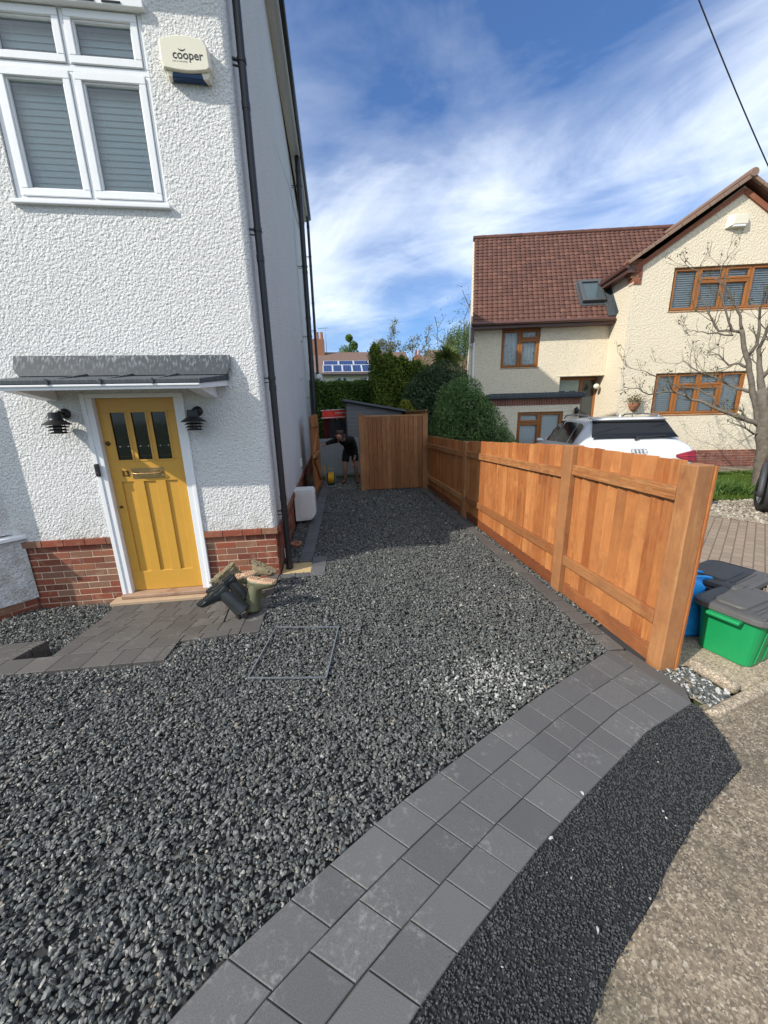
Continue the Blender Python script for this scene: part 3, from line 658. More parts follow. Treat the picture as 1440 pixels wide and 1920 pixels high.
# upstairs window ----------------------------------------------------
def window(parent,name,x0,x1,z0,z1,y,cells,mat,glass,local=False,fw=.05,sw_=.07,rec=.02,sill=None,blind='venetian',depth=.09,slatz=.05,label=None,slat_tilt=.5,curtain=None):
    """casement window looking towards -y: outer frame, sashes, panes, sill, blind"""
    fr=MB(); gp=[]
    frame_cells(fr,x0,x1,z0,z1,[(a+.004,b-.004,c+.004,d_-.004) for a,b,c,d_ in cells],y,y+depth)
    for a,b,c,d_ in cells:
        frame_cells(fr,a+.008,b-.008,c+.008,d_-.008,[(a+sw_,b-sw_,c+sw_,d_-sw_)],y-.012,y+depth-.02)
        i=sw_; frame_cells(fr,a+i,b-i,c+i,d_-i,[(a+i+.014,b-i-.014,c+i+.014,d_-i-.014)],y+.006,y+.05)
        gp.append((a+i+.014,b-i-.014,c+i+.014,d_-i-.014))
    F=fr.build(name,mat,parent,local,bevel=.004,segs=1)
    g_=MB()
    for a,b,c,d_ in gp: g_.quad((a-.01,y+.03,c-.01),(b+.01,y+.03,c-.01),(b+.01,y+.03,d_+.01),(a-.01,y+.03,d_+.01))
    P=g_.build('pane',glass,F,local)
    if sill:
        s_=MB(); s_.box(x0-sill[0],y-sill[1],z0-sill[2],x1+sill[0],y+.02,z0-.001); s_.build('sill',mat,F,local,bevel=.006)
    bl=MB(); yb=y+depth+.03
    if blind=='venetian':
        for a,b,c,d_ in cells:
            z=d_-.03
            while z>c+.03:
                h=slatz*.5; bl.add([(a+.01,yb-h*math.cos(slat_tilt),z-h*math.sin(slat_tilt)),(b-.01,yb-h*math.cos(slat_tilt),z-h*math.sin(slat_tilt)),(b-.01,yb+h*math.cos(slat_tilt),z+h*math.sin(slat_tilt)),(a+.01,yb+h*math.cos(slat_tilt),z+h*math.sin(slat_tilt))],[(0,1,2,3)]); z-=slatz*.86
            bl.tube([(a+(b-a)*.25,yb-.03,c+.02),(a+(b-a)*.25,yb-.03,d_-.02)],.0015,4); bl.tube([(a+(b-a)*.75,yb-.03,c+.02),(a+(b-a)*.75,yb-.03,d_-.02)],.0015,4)
    elif blind=='net':
        k=60; A=[(x0+(x1-x0)*i/k,yb+.012*math.sin(i*1.3)) for i in range(k+1)]
        for (xa,ya),(xb,yb2) in zip(A,A[1:]): bl.quad((xa,ya,z0+.02),(xb,yb2,z0+.02),(xb,yb2,z1-.02),(xa,ya,z1-.02),random.random())
    bl.box(x0+.005,yb+.45,z0,x1-.005,yb+.5,z1,m=1); bl.box(x0-.02,y+depth+.002,z0-.03,x1+.02,yb+.5,z0-.001,m=1); bl.box(x0-.02,y+depth+.002,z1+.001,x1+.02,yb+.5,z1+.03,m=1); bl.box(x0-.03,y+depth+.002,z0,x0-.003,yb+.45,z1,m=1); bl.box(x1+.003,y+depth+.002,z0,x1+.03,yb+.45,z1,m=1)
    bl.build('blind',[M['slat'] if blind!='net' else M['net'],M['room']],F,local)
    return F
def m_net():
    m,nt,b=newmat('patterned_net_curtain'); n=N(nt); v=n.voro(9); f=n.noise(26,3)
    c=n.mix(n.math('MULTIPLY',n.ramp(v,[(.2,(1,1,1)),(.45,(0,0,0))]),n.ramp(f,[(.45,(0,0,0)),(.6,(1,1,1))])),(.62,.63,.62),(.22,.25,.24)); setb(nt,b,c,.8); return m
M['net']=m_net()
W=window(H,'window',-2.695,-1.43,3.72,5.115,4.262,[(-2.645,-2.068,3.755,4.675),(-2.045,-1.462,3.755,4.675),(-2.645,-2.068,4.715,5.085),(-2.045,-1.462,4.715,5.085)],M['white'],M['glass'],fw=.05,sw_=.062,sill=(.03,.055,.035),slatz=.058,slat_tilt=1.34)
hd=MB(); hd.box(-2.72,4.20,5.085,-1.385,4.262,5.14)
for a in (-2.55,-1.90,-1.70): hd.box(a,4.192,5.095,a+.15,4.20,5.108,m=1)
hd.build('drip_head',[M['white'],M['black']],W,bevel=.004)
# front door ----------------------------------------------------------
df=MB()
frame_cells(df,-2.515,-1.57,-.165,2.075,[(-2.432,-1.655,-.3,2.032)],4.232,4.34)
df.box(-2.535,4.222,-.165,-2.49,4.250,2.075); df.box(-1.595,4.222,-.165,-1.553,4.250,2.075)
DF=df.build('door_frame',M['white'],H,bevel=.006)
dl=MB(); panes=[(-2.324,-2.175,1.395,1.893),(-2.119,-1.975,1.395,1.893),(-1.922,-1.772,1.395,1.893)]; pans=[(-2.338,-2.218,.115,1.163),(-2.113,-1.99,.115,1.163),(-1.89,-1.764,.115,1.163)]
frame_cells(dl,-2.430,-1.657,-.118,2.030,panes+pans,4.292,4.309); dl.box(-2.430,4.3092,-.118,-1.657,4.335,2.030)
for a,b,c,e in panes: frame_cells(dl,a-.016,b+.016,c-.016,e+.016,[(a+.004,b-.004,c+.004,e-.004)],4.2865,4.2918)
D_=dl.build('door',M['yellow'],H,bevel=.003,segs=1)
dg=MB(); dd2=MB()
for a,b,c,e in panes:
    dg.quad((a,4.3045,c),(b,4.3045,c),(b,4.3045,e),(a,4.3045,e))
    for fx in (.25,.8): dd2.lathe([(.0065,-.002),(.005,.003)],Matrix.Translation((a+(b-a)*fx,4.303,c+.145))@Matrix.Rotation(R(90),4,'X'),10)
    dd2.box(a,4.302,c+.142,b,4.3035,c+.147,m=1); dd2.box(a,4.302,c+.04,b,4.3035,c+.044,m=1)
dg.build('door_pane',M['blackglass'],D_); dd2.build('leaded_pattern',[M['white'],M['bronze']],D_)
lp=MB(); lp.box(-2.212,4.286,1.196,-1.89,4.2918,1.310); lp.box(-2.165,4.281,1.222,-1.935,4.2858,1.285); lp.tube([(-2.19,4.284,1.262),(-2.19,4.262,1.255),(-2.15,4.255,1.25),(-1.95,4.255,1.25),(-1.915,4.262,1.255),(-1.915,4.284,1.262)],.0075,8)
lp.build('letter_plate',M['brass'],D_,bevel=.002)
lk=MB()
lk.lathe([(.024,0),(.024,.006),(.014,.010),(.012,.014)],Matrix.Translation((-2.393,4.291,1.578))@RX,16); lk.build('door_lock',M['bronze'],D_); lk=MB(); lk.lathe([(.016,0),(.016,.006),(.008,.012),(.012,.022),(.004,.028)],Matrix.Translation((-2.39,4.291,.89))@RX,14)
lk.build('door_knob',M['bronze'],D_,smooth=False)
def text(name,body,loc,size,ext,mat,parent,off=0,rx=90):
    c=bpy.data.curves.new(name,'FONT'); c.body=body; c.size=size; c.extrude=ext; c.offset=off; c.resolution_u=6
    tmp=bpy.data.objects.new(name+'_curve',c); COL.objects.link(tmp); bpy.context.view_layer.update()
    me=bpy.data.meshes.new_from_object(tmp.evaluated_get(bpy.context.evaluated_depsgraph_get())); bpy.data.objects.remove(tmp); me.materials.clear(); me.materials.append(mat)
    o=bpy.data.objects.new(name,me); COL.objects.link(o); o.parent=parent
    o.matrix_local=root_matrix(parent).inverted()@Matrix.Translation(loc)@Matrix.Rotation(R(rx),4,'X'); return o
text('door_number','13',(-2.322,4.2885,1.226),.083,.003,M['bronze'],D_,.0035)
th=MB(); th.box(-2.53,4.165,-.165,-1.585,4.30,-.119); th.build('timber_threshold',M['timber_sill'],H,bevel=.012,segs=3)
th=MB(); th.box(-2.62,4.10,-.26,-1.53,4.262,-.166); th.build('stone_step',M['stone_sill'],H,bevel=.008)
# canopy ----------------------------------------------------------------
fl=MB(); RF=Matrix.Rotation(R(-6),4,'X')
for a,b,dy in ((-3.035,-2.24,0),(-2.246,-1.035,.004)):
    fl.add([(a,4.235-dy,2.43),(b,4.235-dy,2.43),(b,4.19-dy,2.30),(b-(.04 if b>-2 else 0),4.165-dy,2.238),(a+(.05 if a<-3 else 0),4.165-dy,2.238),(a,4.19-dy,2.30)],[(0,1,2,3,4,5)])
FL=fl.build('lead_flashing',M['lead'],H,solid=.012)
cn=MB()
def cring(z0s,z1s,xl,xr,yf,yw): return None
A=[(-2.88,3.674),(-1.19,3.674),(-1.09,4.243),(-2.98,4.243)]
zb=[2.071,2.071,2.135,2.135]; zt=[2.118,2.118,2.19,2.19]
vs=[(x,y,z) for (x,y),z in zip(A,zb)]+[(x,y,z) for (x,y),z in zip(A,zt)]
cn.add(vs,[(0,3,2,1),(4,5,6,7),(0,1,5,4),(1,2,6,5),(2,3,7,6),(3,0,4,7)])
cn.beam((-2.885,3.668,2.108),(-1.187,3.668,2.108),.02,.02)
cn.build('canopy_fascia',M['white'],H,bevel=.005)
ld=MB(); B_=[(-2.895,3.655),(-1.175,3.655),(-1.072,4.243),(-2.998,4.243)]; z0=[2.119,2.119,2.192,2.192]; z1=[2.156,2.156,2.245,2.245]
vs=[(x,y,z) for (x,y),z in zip(B_,z0)]+[(x,y,z) for (x,y),z in zip(B_,z1)]
ld.add(vs,[(0,3,2,1),(4,5,6,7),(0,1,5,4),(1,2,6,5),(2,3,7,6),(3,0,4,7)])
for x in (-2.42,-2.0,-1.577): ld.beam((x-.008,3.648,2.137),(x+.03,4.17,2.245),.03,.026); ld.beam((x,3.649,2.116),(x,3.649,2.166),.03,.008,up=(0,1,0))
ld.build('lead_roof',M['lead'],H,bevel=.006)
for xa,xb in ((-1.33,-1.215),(-2.86,-2.745)):
    br=MB(); ya=[(3.76,2.078),(4.244,2.012),(4.244,2.132),(3.76,2.085)]
    br.add([(xa,y,z) for y,z in ya]+[(xb,y,z) for y,z in ya],[(0,1,2,3),(7,6,5,4),(0,4,5,1),(1,5,6,2),(2,6,7,3),(3,7,4,0)]); br.build('canopy_bracket',M['white'],H,bevel=.006)
cb=MB(); cb.tube([(-.795,5.8,6.49),(-.797,6.02,6.22),(-.80,6.36,6.15),(-.82,7.78,6.34),(-.845,9.6,6.95),(-.868,11.39,7.53),(-.90,14.26,7.97),(-.915,15.5,8.3)],.022,6); cb.build('wall_cable',simple('painted_cable',(.42,.38,.32),.7),H,smooth=True)
for y_,z_ in ((11.6,3.9),(10.2,2.75),(8.2,.75)):
    dt=MB(); dt.box(wallx(y_)-.02,y_,z_,wallx(y_)+.025,y_+.24,z_+.16); dt.build('air_vent',M['offwhite'],H,bevel=.006)
# wall lanterns, doorbell, alarm --------------------------------------------
def lantern(label,x,z,rz=0):
    t=thing('wall_lantern',label,'wall lamp',(x,4.244,z),rz,'black lanterns beside the yellow door')
    a=MB(); a.lathe([(.052,0),(.052,.012),(.034,.03),(.02,.034)],Matrix.Translation((0,0,0))@RX,18); a.tube([(0,-.02,0),(0,-.07,.012),(0,-.11,.012)],.016,10); a.build('wall_plate',M['blackmetal'],t,True,smooth=True)
    s=MB(); T=Matrix.Translation((-.005,-.145,-.1)); s.lathe([(.0,.112),(.042,.112),(.050,.105),(.054,.055),(.060,.04),(.118,.0),(.119,-.008),(.110,-.004),(.055,.03),(.0,.03)],T,28,cap=False); s.build('lamp_shade',M['blackmetal'],t,True)
    g=MB()
    for zz_,r in ((-.028,.086),(-.058,.080),(-.086,.074)): g.lathe([(r*.72,.014),(r,.0),(r,-.004),(r*.7,.008)],T@Matrix.Translation((0,0,zz_)),26,cap=False)
    for k in range(3):
        an=R(30+120*k); g.tube([T@Vector((.055*math.cos(an),.055*math.sin(an),.01)),T@Vector((.055*math.cos(an),.055*math.sin(an),-.085))],.004,6)
    g.lathe([(.001,-.075),(.07,-.078),(.07,-.088),(.001,-.09)],T,22); g.build('louvre',M['blackmetal'],t,True)
    l=MB(); l.lathe([(.03,.02),(.034,-.02),(.03,-.075)],T,14); l.build('lamp_glass',simple('frosted_glass',(.35,.34,.30),.4),t,True,smooth=True)
lantern('black louvred wall lamp left of the yellow door by the doorbell',-2.706,1.888)
lantern('black louvred wall lamp right of the yellow door near the drainpipe',-1.432,1.885)
db=thing('doorbell','slim black video doorbell on the white door frame','doorbell',(-2.503,4.221,1.24))
a=MB(); a.box(-2.527,4.196,1.242,-2.480,4.2215,1.378); a.build('bell_body',M['black'],db,bevel=.012,segs=3)
a=MB(); a.lathe([(.015,0),(.015,.003),(.011,.004),(.011,.001)],Matrix.Translation((-2.503,4.197,1.272))@RX,18); a.build('bell_button',simple('grey_ring',(.12,.12,.13),.3),db)
a=MB(); a.lathe([(.006,0),(.005,.002)],Matrix.Translation((-2.503,4.197,1.345))@RX,12); a.build('bell_camera',M['blackglass'],db)
al=thing('alarm_box','cream burglar alarm box with blue lens on white wall','alarm box',(-1.09,4.244,4.64))
def arc2(x0,x1,z0,z1,bul,k=8): return [(x0+(x1-x0)*i/k, z0+(z1-z0)*i/k+bul*math.sin(math.pi*i/k)) for i in range(k+1)]
pr=arc2(-1.29,-.925,4.868,4.885,.026)+[(-.895,4.83),(-.888,4.69)]+arc2(-.915,-1.278,4.672,4.672,-.016)+[(-1.295,4.72)]
MX=Matrix(((1,0,0,0),(0,0,1,0),(0,1,0,0),(0,0,0,1)))
a=MB(); inner=[(-1.1+(x+1.1)*.93,4.775+(z-4.775)*.93) for x,z in pr]
rings=[[(x,4.243,z) for x,z in pr],[(x,4.185,z) for x,z in pr],[(-1.1+(x+1.1)*.985,4.162,4.775+(z-4.775)*.98) for x,z in pr],[(x,4.15,z) for x,z in inner]]
a.loft(rings); a.build('alarm_cover',M['alarm'],al,bevel=.004)
a=MB(); lo=arc2(-1.245,-.955,4.662,4.662,-.004)
a.loft([[(-1.225,4.243,4.672),(-.955,4.243,4.672),(-.945,4.243,4.628),(-1.235,4.243,4.632)],[(-1.205,4.17,4.664),(-.975,4.17,4.664),(-.965,4.18,4.625),(-1.215,4.18,4.629)]]); a.build('alarm_lens',M['bluelens'],al,bevel=.008,segs=3)
a=MB(); a.loft([[(-1.278,4.243,4.672),(-1.225,4.243,4.672),(-1.235,4.243,4.632),(-1.262,4.243,4.634)],[(-1.262,4.17,4.668),(-1.205,4.17,4.664),(-1.218,4.178,4.63),(-1.25,4.178,4.634)]]); a.build('alarm_corner',M['alarm'],al,bevel=.004); a=MB(); a.loft([[(-.955,4.243,4.672),(-.893,4.243,4.69),(-.91,4.243,4.632),(-.945,4.243,4.628)],[(-.975,4.17,4.664),(-.905,4.17,4.672),(-.925,4.178,4.63),(-.965,4.178,4.625)]]); a.build('alarm_corner',M['alarm'],al,bevel=.004)
text('alarm_lettering','cooper',(-1.188,4.1492,4.738),.084,.0008,M['black'],al,.0008)
text('alarm_tagline','trust is everything',(-1.194,4.1495,4.717),.0165,.0004,simple('grey_print',(.30,.28,.24),.5),al)
a=MB(); cc=[];
for i in range(13):
    t_=R(200+140*i/12); cc.append((t_,math.sin(math.pi*i/12)))
o_=[(-1.108+.034*math.cos(t_),4.822+.034*math.sin(t_)) for t_,_ in cc]; i_=[(-1.108+.034*math.cos(t_)*(1-.0*w_),4.822+.034*math.sin(t_)*(1)+.010*w_) for t_,w_ in cc]
for k in range(12): a.quad((o_[k][0],4.1488,o_[k][1]),(o_[k+1][0],4.1488,o_[k+1][1]),(i_[k+1][0],4.1488,i_[k+1][1]),(i_[k][0],4.1488,i_[k][1]))
a.build('alarm_emblem',M['black'],al)
# pipes -----------------------------------------------------------------
def pipe(label,x,y,z0,z1,r,bz,wx,wy,top=None,shoe=False):
    t=thing('downpipe',label,'drainpipe',(x,y,z0),0,'black drainpipes on the white house')
    a=MB(); zs=[z0,z1]
    prof=[(x,y,z0)]; rr=[r*(1.2 if shoe else 1)]
    for z in np.arange(z0+.9,z1,1.25):
        for dz,k in ((-.032,1),(-.030,1.1),(.030,1.1),(.032,1)): prof.append((x,y,float(z)+dz)); rr.append(r*k)
    if shoe: prof[1:1]=[(x,y,z0+.10),(x,y,z0+.104)]; rr[1:1]=[r*1.2,r]
    prof.append((x,y,z1)); rr.append(r); a.tube(prof,rr,16); a.build('pipe',M['black'],t,smooth=False)
    for z in bz:
        b=MB(); b.lathe([(r*1.0,-.02),(r*1.16,-.018),(r*1.16,.018),(r*1.0,.02)],Matrix.Translation((x,y,z)),16,cap=False); b.beam((x,y,z),(wx,wy,z),.03,.012); b.beam((x,y,z-.045),(wx,wy,z-.045),.02,.008); b.build('bracket',M['black'],t)
    return t
pipe('black drainpipe at the front corner of the white house, standing in sand',-.668,4.42,-.03,8.85,.036,(.72,2.22,3.62,4.95,6.3),-.76,4.40,shoe=True)
pipe('thick black soil pipe on the side wall above the wooden gate',-.655,12.6,.05,8.8,.075,(2.4,4.2,6.1,8.1),-.86,12.6)
pipe('thin black drainpipe at the far end of the side wall',-.60,15.75,.05,8.8,.05,(2.5,5,7.5),-.9,15.75)
wc=thing('outlet_cap','white round pipe cap on the rear wall','pipe cap',(-.52,15.8,3.35)); a=MB(); a.lathe([(.10,0),(.10,.16),(.06,.18)],Matrix.Translation((-.56,15.78,3.32))@RX,14); a.build('cap',M['white'],wc)
# meter box, drain cap, small box ------------------------------------------
mt=thing('meter_box','white plastic meter box hung low on the brick side wall','meter box',(-.6,6.3,.05))
a=MB(); prof=[(-.775,.05),(-.70,.05),(-.51,.065),(-.425,.16),(-.425,.545),(-.455,.60),(-.70,.60),(-.775,.60)]
a.loft([[(x,6.30,z) for x,z in prof],[(x,6.62,z) for x,z in prof]]); a.build('meter_case',M['offwhite'],mt,bevel=.012,segs=3)
a=MB(); a.box(-.70,6.292,.10,-.47,6.299,.555); a.build('meter_door',M['offwhite'],mt,bevel=.003); a=MB(); a.lathe([(.008,0),(.006,.003)],Matrix.Translation((-.66,6.291,.47))@RX,10); a.build('door_lock',M['zinc'],mt)
dc=thing('drain_cap','round terracotta drain collar beside the house wall','drain cap',(-.665,5.2,0)); a=MB(); a.lathe([(.052,-.03),(.06,.035),(.085,.04),(.085,.058),(.045,.058),(.04,.01),(.001,.008)],Matrix.Translation((-.665,5.2,-.02)),24); a.build('clay_collar',M['terracotta'],dc)
a=MB(); a.lathe([(.035,.012),(.012,.03),(.01,.05)],Matrix.Translation((-.665,5.2,-.02)),14); a.build('drain_plug',simple('rust',(.16,.06,.03),.8),dc)
sb=tag(MB().box(-.757,4.66,.02,-.725,4.74,.14).build('junction_box',M['offwhite'],bevel=.006),'small white junction box low on the corner brickwork','junction box')
# recessed manhole tray edge
mh=MB(); q=[(-.721,2.36),(-.165,2.278),(-.073,2.918),(-.621,3.009)]
for k in range(4):
    p,s=q[k],q[(k+1)%4]; mh.beam((p[0],p[1],.006),(s[0],s[1],.007),.008,.012)
tag(mh.build('manhole_frame',M['zinc']),'square galvanised manhole tray edge set in the grey gravel','manhole frame')

# ------------------------------------------------------------------ timber fence along the drive
def boards(parent,name,mat,p0,p1,z0,zt,out,w=.108,th=.014,local=False,jag=.0035):
    """feather-edged boards from p0 to p1; zt(f) top height; out = outward unit normal"""
    p0=Vector((*p0,0)); p1=Vector((*p1,0)); u=(p1-p0); L=u.length; u.normalize(); nn=Vector((*out,0)); mb=MB(); k=max(1,round(L/w)); w=L/k
    for i in range(k):
        a=p0+u*(i*w+.002); b=p0+u*((i+1)*w-.005); f=(i+.5)/k; za=zt(f)+random.uniform(-jag,jag); t=random.random(); bow=random.uniform(-.003,.003)
        sh=random.uniform(-.003,.003)
        vs=[a+nn*(.012+bow),b+nn*(.012+bow),b+nn*(-.014+bow),a+nn*(.004+bow)]
        mb.add([Vector((v.x,v.y,z0)) for v in vs]+[Vector((v.x,v.y,za+(sh if q in (0,3) else -sh))) for q,v in enumerate(vs)],[(3,2,1,0),(4,5,6,7),(0,1,5,4),(1,2,6,5),(2,3,7,6),(3,0,4,7)],t)
        a=p0+u*(i*w-.012); b=p0+u*(i*w+.016)
        if i: 
            vs=[a+nn*.034,b+nn*.034,b+nn*.028,a+nn*.028]; mb.add([Vector((v.x,v.y,z0)) for v in vs]+[Vector((v.x,v.y,za-.012)) for v in vs],[(3,2,1,0),(4,5,6,7),(0,1,5,4),(1,2,6,5),(2,3,7,6),(3,0,4,7)],t)
    return mb.build(name,mat,parent,local,bevel=.0025,segs=1)
def post(parent,x0,y0,x1,y1,z0,z1,mat,cap=False,name='post'):
    mb=MB(); mb.box(x0,y0,z0,x1,y1,z1,random.random()); 
    o=mb.build(name,mat,parent,bevel=.006)
    if cap:
        c=MB(); c.box(x0-.012,y0-.012,z1+.0005,x1+.012,y1+.012,z1+.022,random.random()); c.build('post_cap',mat,o,bevel=.008)
    return o
F=thing('garden_fence','orange brown timber fence stepping down along the gravel drive','fence',(2.25,5.5,0))
post(F,2.200,2.008,2.318,2.130,-.1,1.452,M['post_z']); post(F,2.180,3.235,2.300,3.375,-.1,1.478,M['post_z']); post(F,2.178,6.165,2.298,6.305,-.1,1.325,M['post_z'])
bays=[(2.13,3.235,1.468,1.476,(1.303,1.303),(.388,.392)),(3.375,6.165,1.474,1.335,(1.257,1.165),(.42,.385)),(6.305,8.98,1.315,1.285,(1.142,1.105),(.36,.33))]
for a,b,za,zb,rt,rb in bays:
    boards(F,'board_panel',M['wood_z'],(2.243,a+.002),(2.243,b-.002),.102,lambda f,za=za,zb=zb:za+(zb-za)*f,(1,0))
    for (ha,hb) in (rt,rb):
        r_=MB(); r_.beam((2.2165,a+.001,ha-.048),(2.2165,b-.001,hb-.048),.038,.095,t=random.random()); r_.build('rail',M['wood_y'],F,bevel=.004)
    g_=MB(); g_.box(2.232,a+.001,-.05,2.258,b-.001,.100,random.random()); g_.build('gravel_board',M['gboard'],F,bevel=.003)
eb=MB(); eb.box(2.3185,2.0,-.05,2.338,2.14,1.445,.3); eb.build('end_board',M['wood_z'],F,bevel=.003)
F=thing('fence_panel','tall brown close-boarded fence panel facing the gravel between two posts','fence',(1.35,9.0,0))
post(F,.535,8.96,.655,9.08,-.05,1.80,M['dark_z'],True); post(F,2.085,8.96,2.205,9.08,-.05,1.80,M['dark_z'],True)
boards(F,'board_panel',M['dark_z'],(.657,8.985),(2.083,8.985),.02,lambda f:1.76,(0,-1),w=.112,jag=.001)
c=MB(); c.box(.657,8.965,1.7625,2.083,9.03,1.795,.5); c.build('cap_rail',M['wood_x'],F,bevel=.005)
F=thing('boundary_fence','brown timber fence running back behind the corner post','fence',(2.2,12,0))
boards(F,'board_panel',M['dark_z'],(2.20,9.10),(2.20,14.5),.02,lambda f:1.86,(-1,0),w=.112)
c=MB(); c.box(2.165,9.09,1.866,2.225,14.5,1.90,.3); c.build('cap_rail',M['wood_y'],F,bevel=.005)
for y_ in (11.8,14.5): post(F,2.21,y_,2.31,y_+.1,-.05,1.9,M['dark_z'])
# open gate ------------------------------------------------------------------
Gt=thing('wooden_gate','narrow timber gate with diagonal braces standing open against the wall','gate',(-.5,9.1,0))
boards(Gt,'board_panel',M['wood_z'],(-.555,8.47),(-.470,9.68),.05,lambda f:1.80+.05*f,(-1,.07),w=.11)
def gx(y): return -.535+(y-8.47)*.0702
def gbar(ya,za,yb,zb,w=.09,name='ledge'):
    m_=MB(); m_.beam((gx(ya)+.008,ya,za),(gx(yb)+.008,yb,zb),.034,w,t=random.random()); m_.build(name,M['wood_y'],Gt,bevel=.004)
for z in (1.62,.93,.17): gbar(8.48,z,9.66,z)
gbar(8.56,1.00,9.58,1.55,.08,'brace'); gbar(8.56,.86,9.58,.24,.08,'brace')
h=MB(); h.beam((gx(8.5)+.034,8.52,.86),(gx(8.6)+.034,8.62,.90),.012,.05); h.tube([(gx(8.5)+.03,8.5,.86),(gx(8.5)+.07,8.5,.88),(gx(8.55)+.07,8.58,.88)],.008,6); h.build('gate_latch',M['blackmetal'],Gt)
for z in (1.62,.17):
    h=MB(); h.box(-.485,9.60,z-.02,-.462,9.74,z+.02); h.build('hinge',M['blackmetal'],Gt)
gp=thing('gate_post','brown gate post with a cap beside the black drainpipe','gate post',(-.47,9.78,0))
c=MB(); c.box(-.565,9.745,-.05,-.445,9.865,1.83,.4); c.build('post',M['dark_z'],gp,bevel=.006); c=MB(); c.box(-.58,9.73,1.8305,-.43,9.88,1.855,.6); c.build('post_cap',M['dark_z'],gp,bevel=.008)
# grey gate + shed + washing --------------------------------------------------
gg=thing('grey_gate','low grey boarded gate panel behind the bending person','gate',(0,11.3,0))
c=MB(); x=-.62
while x<.62: c.box(x,11.29,.04,x+.088,11.31,1.16,random.random()); x+=.092
c.build('board_panel',M['greypaint'],gg,bevel=.004)
for z in (.14,1.10): c=MB(); c.box(-.62,11.275,z-.04,.62,11.2895,z+.04); c.build('rail',M['greypaint'],gg,bevel=.003)
sh=thing('garden_shed','grey weatherboarded garden shed with a sloping felt roof','shed',(1.3,12.6,0))
c=MB(); z=.05
sx0,sx1,sy0,sy1=.36,2.08,11.8,13.8
def rz_(x): return 2.20-(x-.33)*.185
while z<2.2:
    zt=z+.118; xe=sx1 if rz_(sx1)>zt else max(sx0+.05,.33+(2.20-zt)/.185)
    if rz_(sx0)<zt: break
    t=random.random()
    c.add([(sx0,sy0-.004,zt),(xe,sy0-.004,zt),(xe,sy0-.018,z),(sx0,sy0-.018,z),(sx0,sy0+.02,zt),(xe,sy0+.02,zt),(xe,sy0+.02,z),(sx0,sy0+.02,z)],[(0,3,2,1),(4,5,6,7),(0,1,5,4),(1,2,6,5),(2,3,7,6),(3,0,4,7)],t)
    c.box(sx0-.01,sy0+.021,z,sx0+.01,sy1,zt-.003,t); z+=.12
c.add([(sx0+.011,sy0+.021,0),(sx1,sy0+.021,0),(sx1,sy0+.021,rz_(sx1)),(sx0+.011,sy0+.021,rz_(sx0)),(sx0+.011,sy1,0),(sx1,sy1,0),(sx1,sy1,rz_(sx1)),(sx0+.011,sy1,rz_(sx0))],[(0,1,2,3),(5,4,7,6),(1,5,6,2),(4,0,3,7)])
c.build('weatherboard_wall',M['greyboard'],sh)
c=MB(); c.add([(.24,11.66,2.235),(2.2,11.66,1.875),(2.2,13.95,1.875),(.24,13.95,2.235),(.24,11.66,2.30),(2.2,11.66,1.94),(2.2,13.95,1.94),(.24,13.95,2.30)],[(0,3,2,1),(4,5,6,7),(0,1,5,4),(1,2,6,5),(2,3,7,6),(3,0,4,7)]); c.build('felt_roof',M['slate'],sh,bevel=.01)
ws=thing('washing_line','red cloth and dark sheet hung to dry behind the grey gate','washing',(0,13.5,0))
def cloth(name,x0,x1,z0,z1,y,mat,amp=.04,topy=0,sag=.05):
    nx,nz=26,14; vs=[]; mb=MB()
    for j in range(nz+1):
        for i in range(nx+1):
            u=i/nx; v=j/nz; vs.append((x0+(x1-x0)*u,y+amp*math.sin(u*19+v*2)*(.3+v)+amp*.5*math.sin(u*7+1)+topy*v,z0+(z1-z0)*v-sag*math.sin(math.pi*u)*v))
    mb.add(vs,[(j*(nx+1)+i,j*(nx+1)+i+1,(j+1)*(nx+1)+i+1,(j+1)*(nx+1)+i) for j in range(nz) for i in range(nx)]); return mb.build(name,mat,ws,smooth=True)
cloth('dark_sheet',-.22,.48,.75,1.74,13.45,simple('charcoal_cloth',(.045,.045,.05),.9,var=.2),.03)
cloth('maroon_sheet',-.42,-.2,.8,1.80,13.5,simple('maroon_cloth',(.14,.012,.02),.9),.03)
cloth('red_cloth',-.45,.5,1.72,2.02,13.42,simple('red_cloth',(.62,.035,.02),.8,var=.15),.05,topy=.35,sag=.02)
c=MB(); c.tube([(-.5,13.4,1.74),(.55,13.4,1.78)],.014,8); c.tube([(-.5,13.8,2.0),(.55,13.8,2.04)],.014,8); c.tube([(.05,13.6,0),(.05,13.6,1.9)],.02,8); c.tube([(.0,13.38,1.9),(.55,13.38,1.92)],.012,6); c.build('airer_frame',M['white'],ws)
# hose reel ---------------------------------------------------------------------
hr=thing('hose_reel','yellow garden hose wound on a green wheeled reel by the gate','hose reel',(-.2,9.9,0))
c=MB(); MYr=Matrix.Rotation(R(90),4,'Y')
for zc in range(9):
    x=-.265+zc*.0165
    for rr in (.145,.125): c.tube([(x,9.9+rr*math.cos(a),.21+rr*math.sin(a)) for a in np.linspace(0,2*math.pi,25)],.009,6,cap=False)
c.tube([(-.26,9.86,.08),(-.32,9.95,.03),(-.36,10.1,.3),(-.38,10.2,.5)],.009,6); c.build('yellow_hose',simple('yellow_hose',(.72,.38,.02),.45),hr,smooth=True)
c=MB()
for x in (-.285,-.118): c.lathe([(.02,-.004),(.165,-.006),(.17,0),(.165,.006),(.02,.004)],Matrix.Translation((x,9.9,.21))@MYr,26)
c.build('reel_wheel',simple('green_plastic',(.015,.12,.07),.4),hr)
c=MB()
for x in (-.315,-.088): c.tube([(x,9.72,.012),(x,10.02,.012),(x,9.95,.22),(x,9.84,.42)],.011,8); 
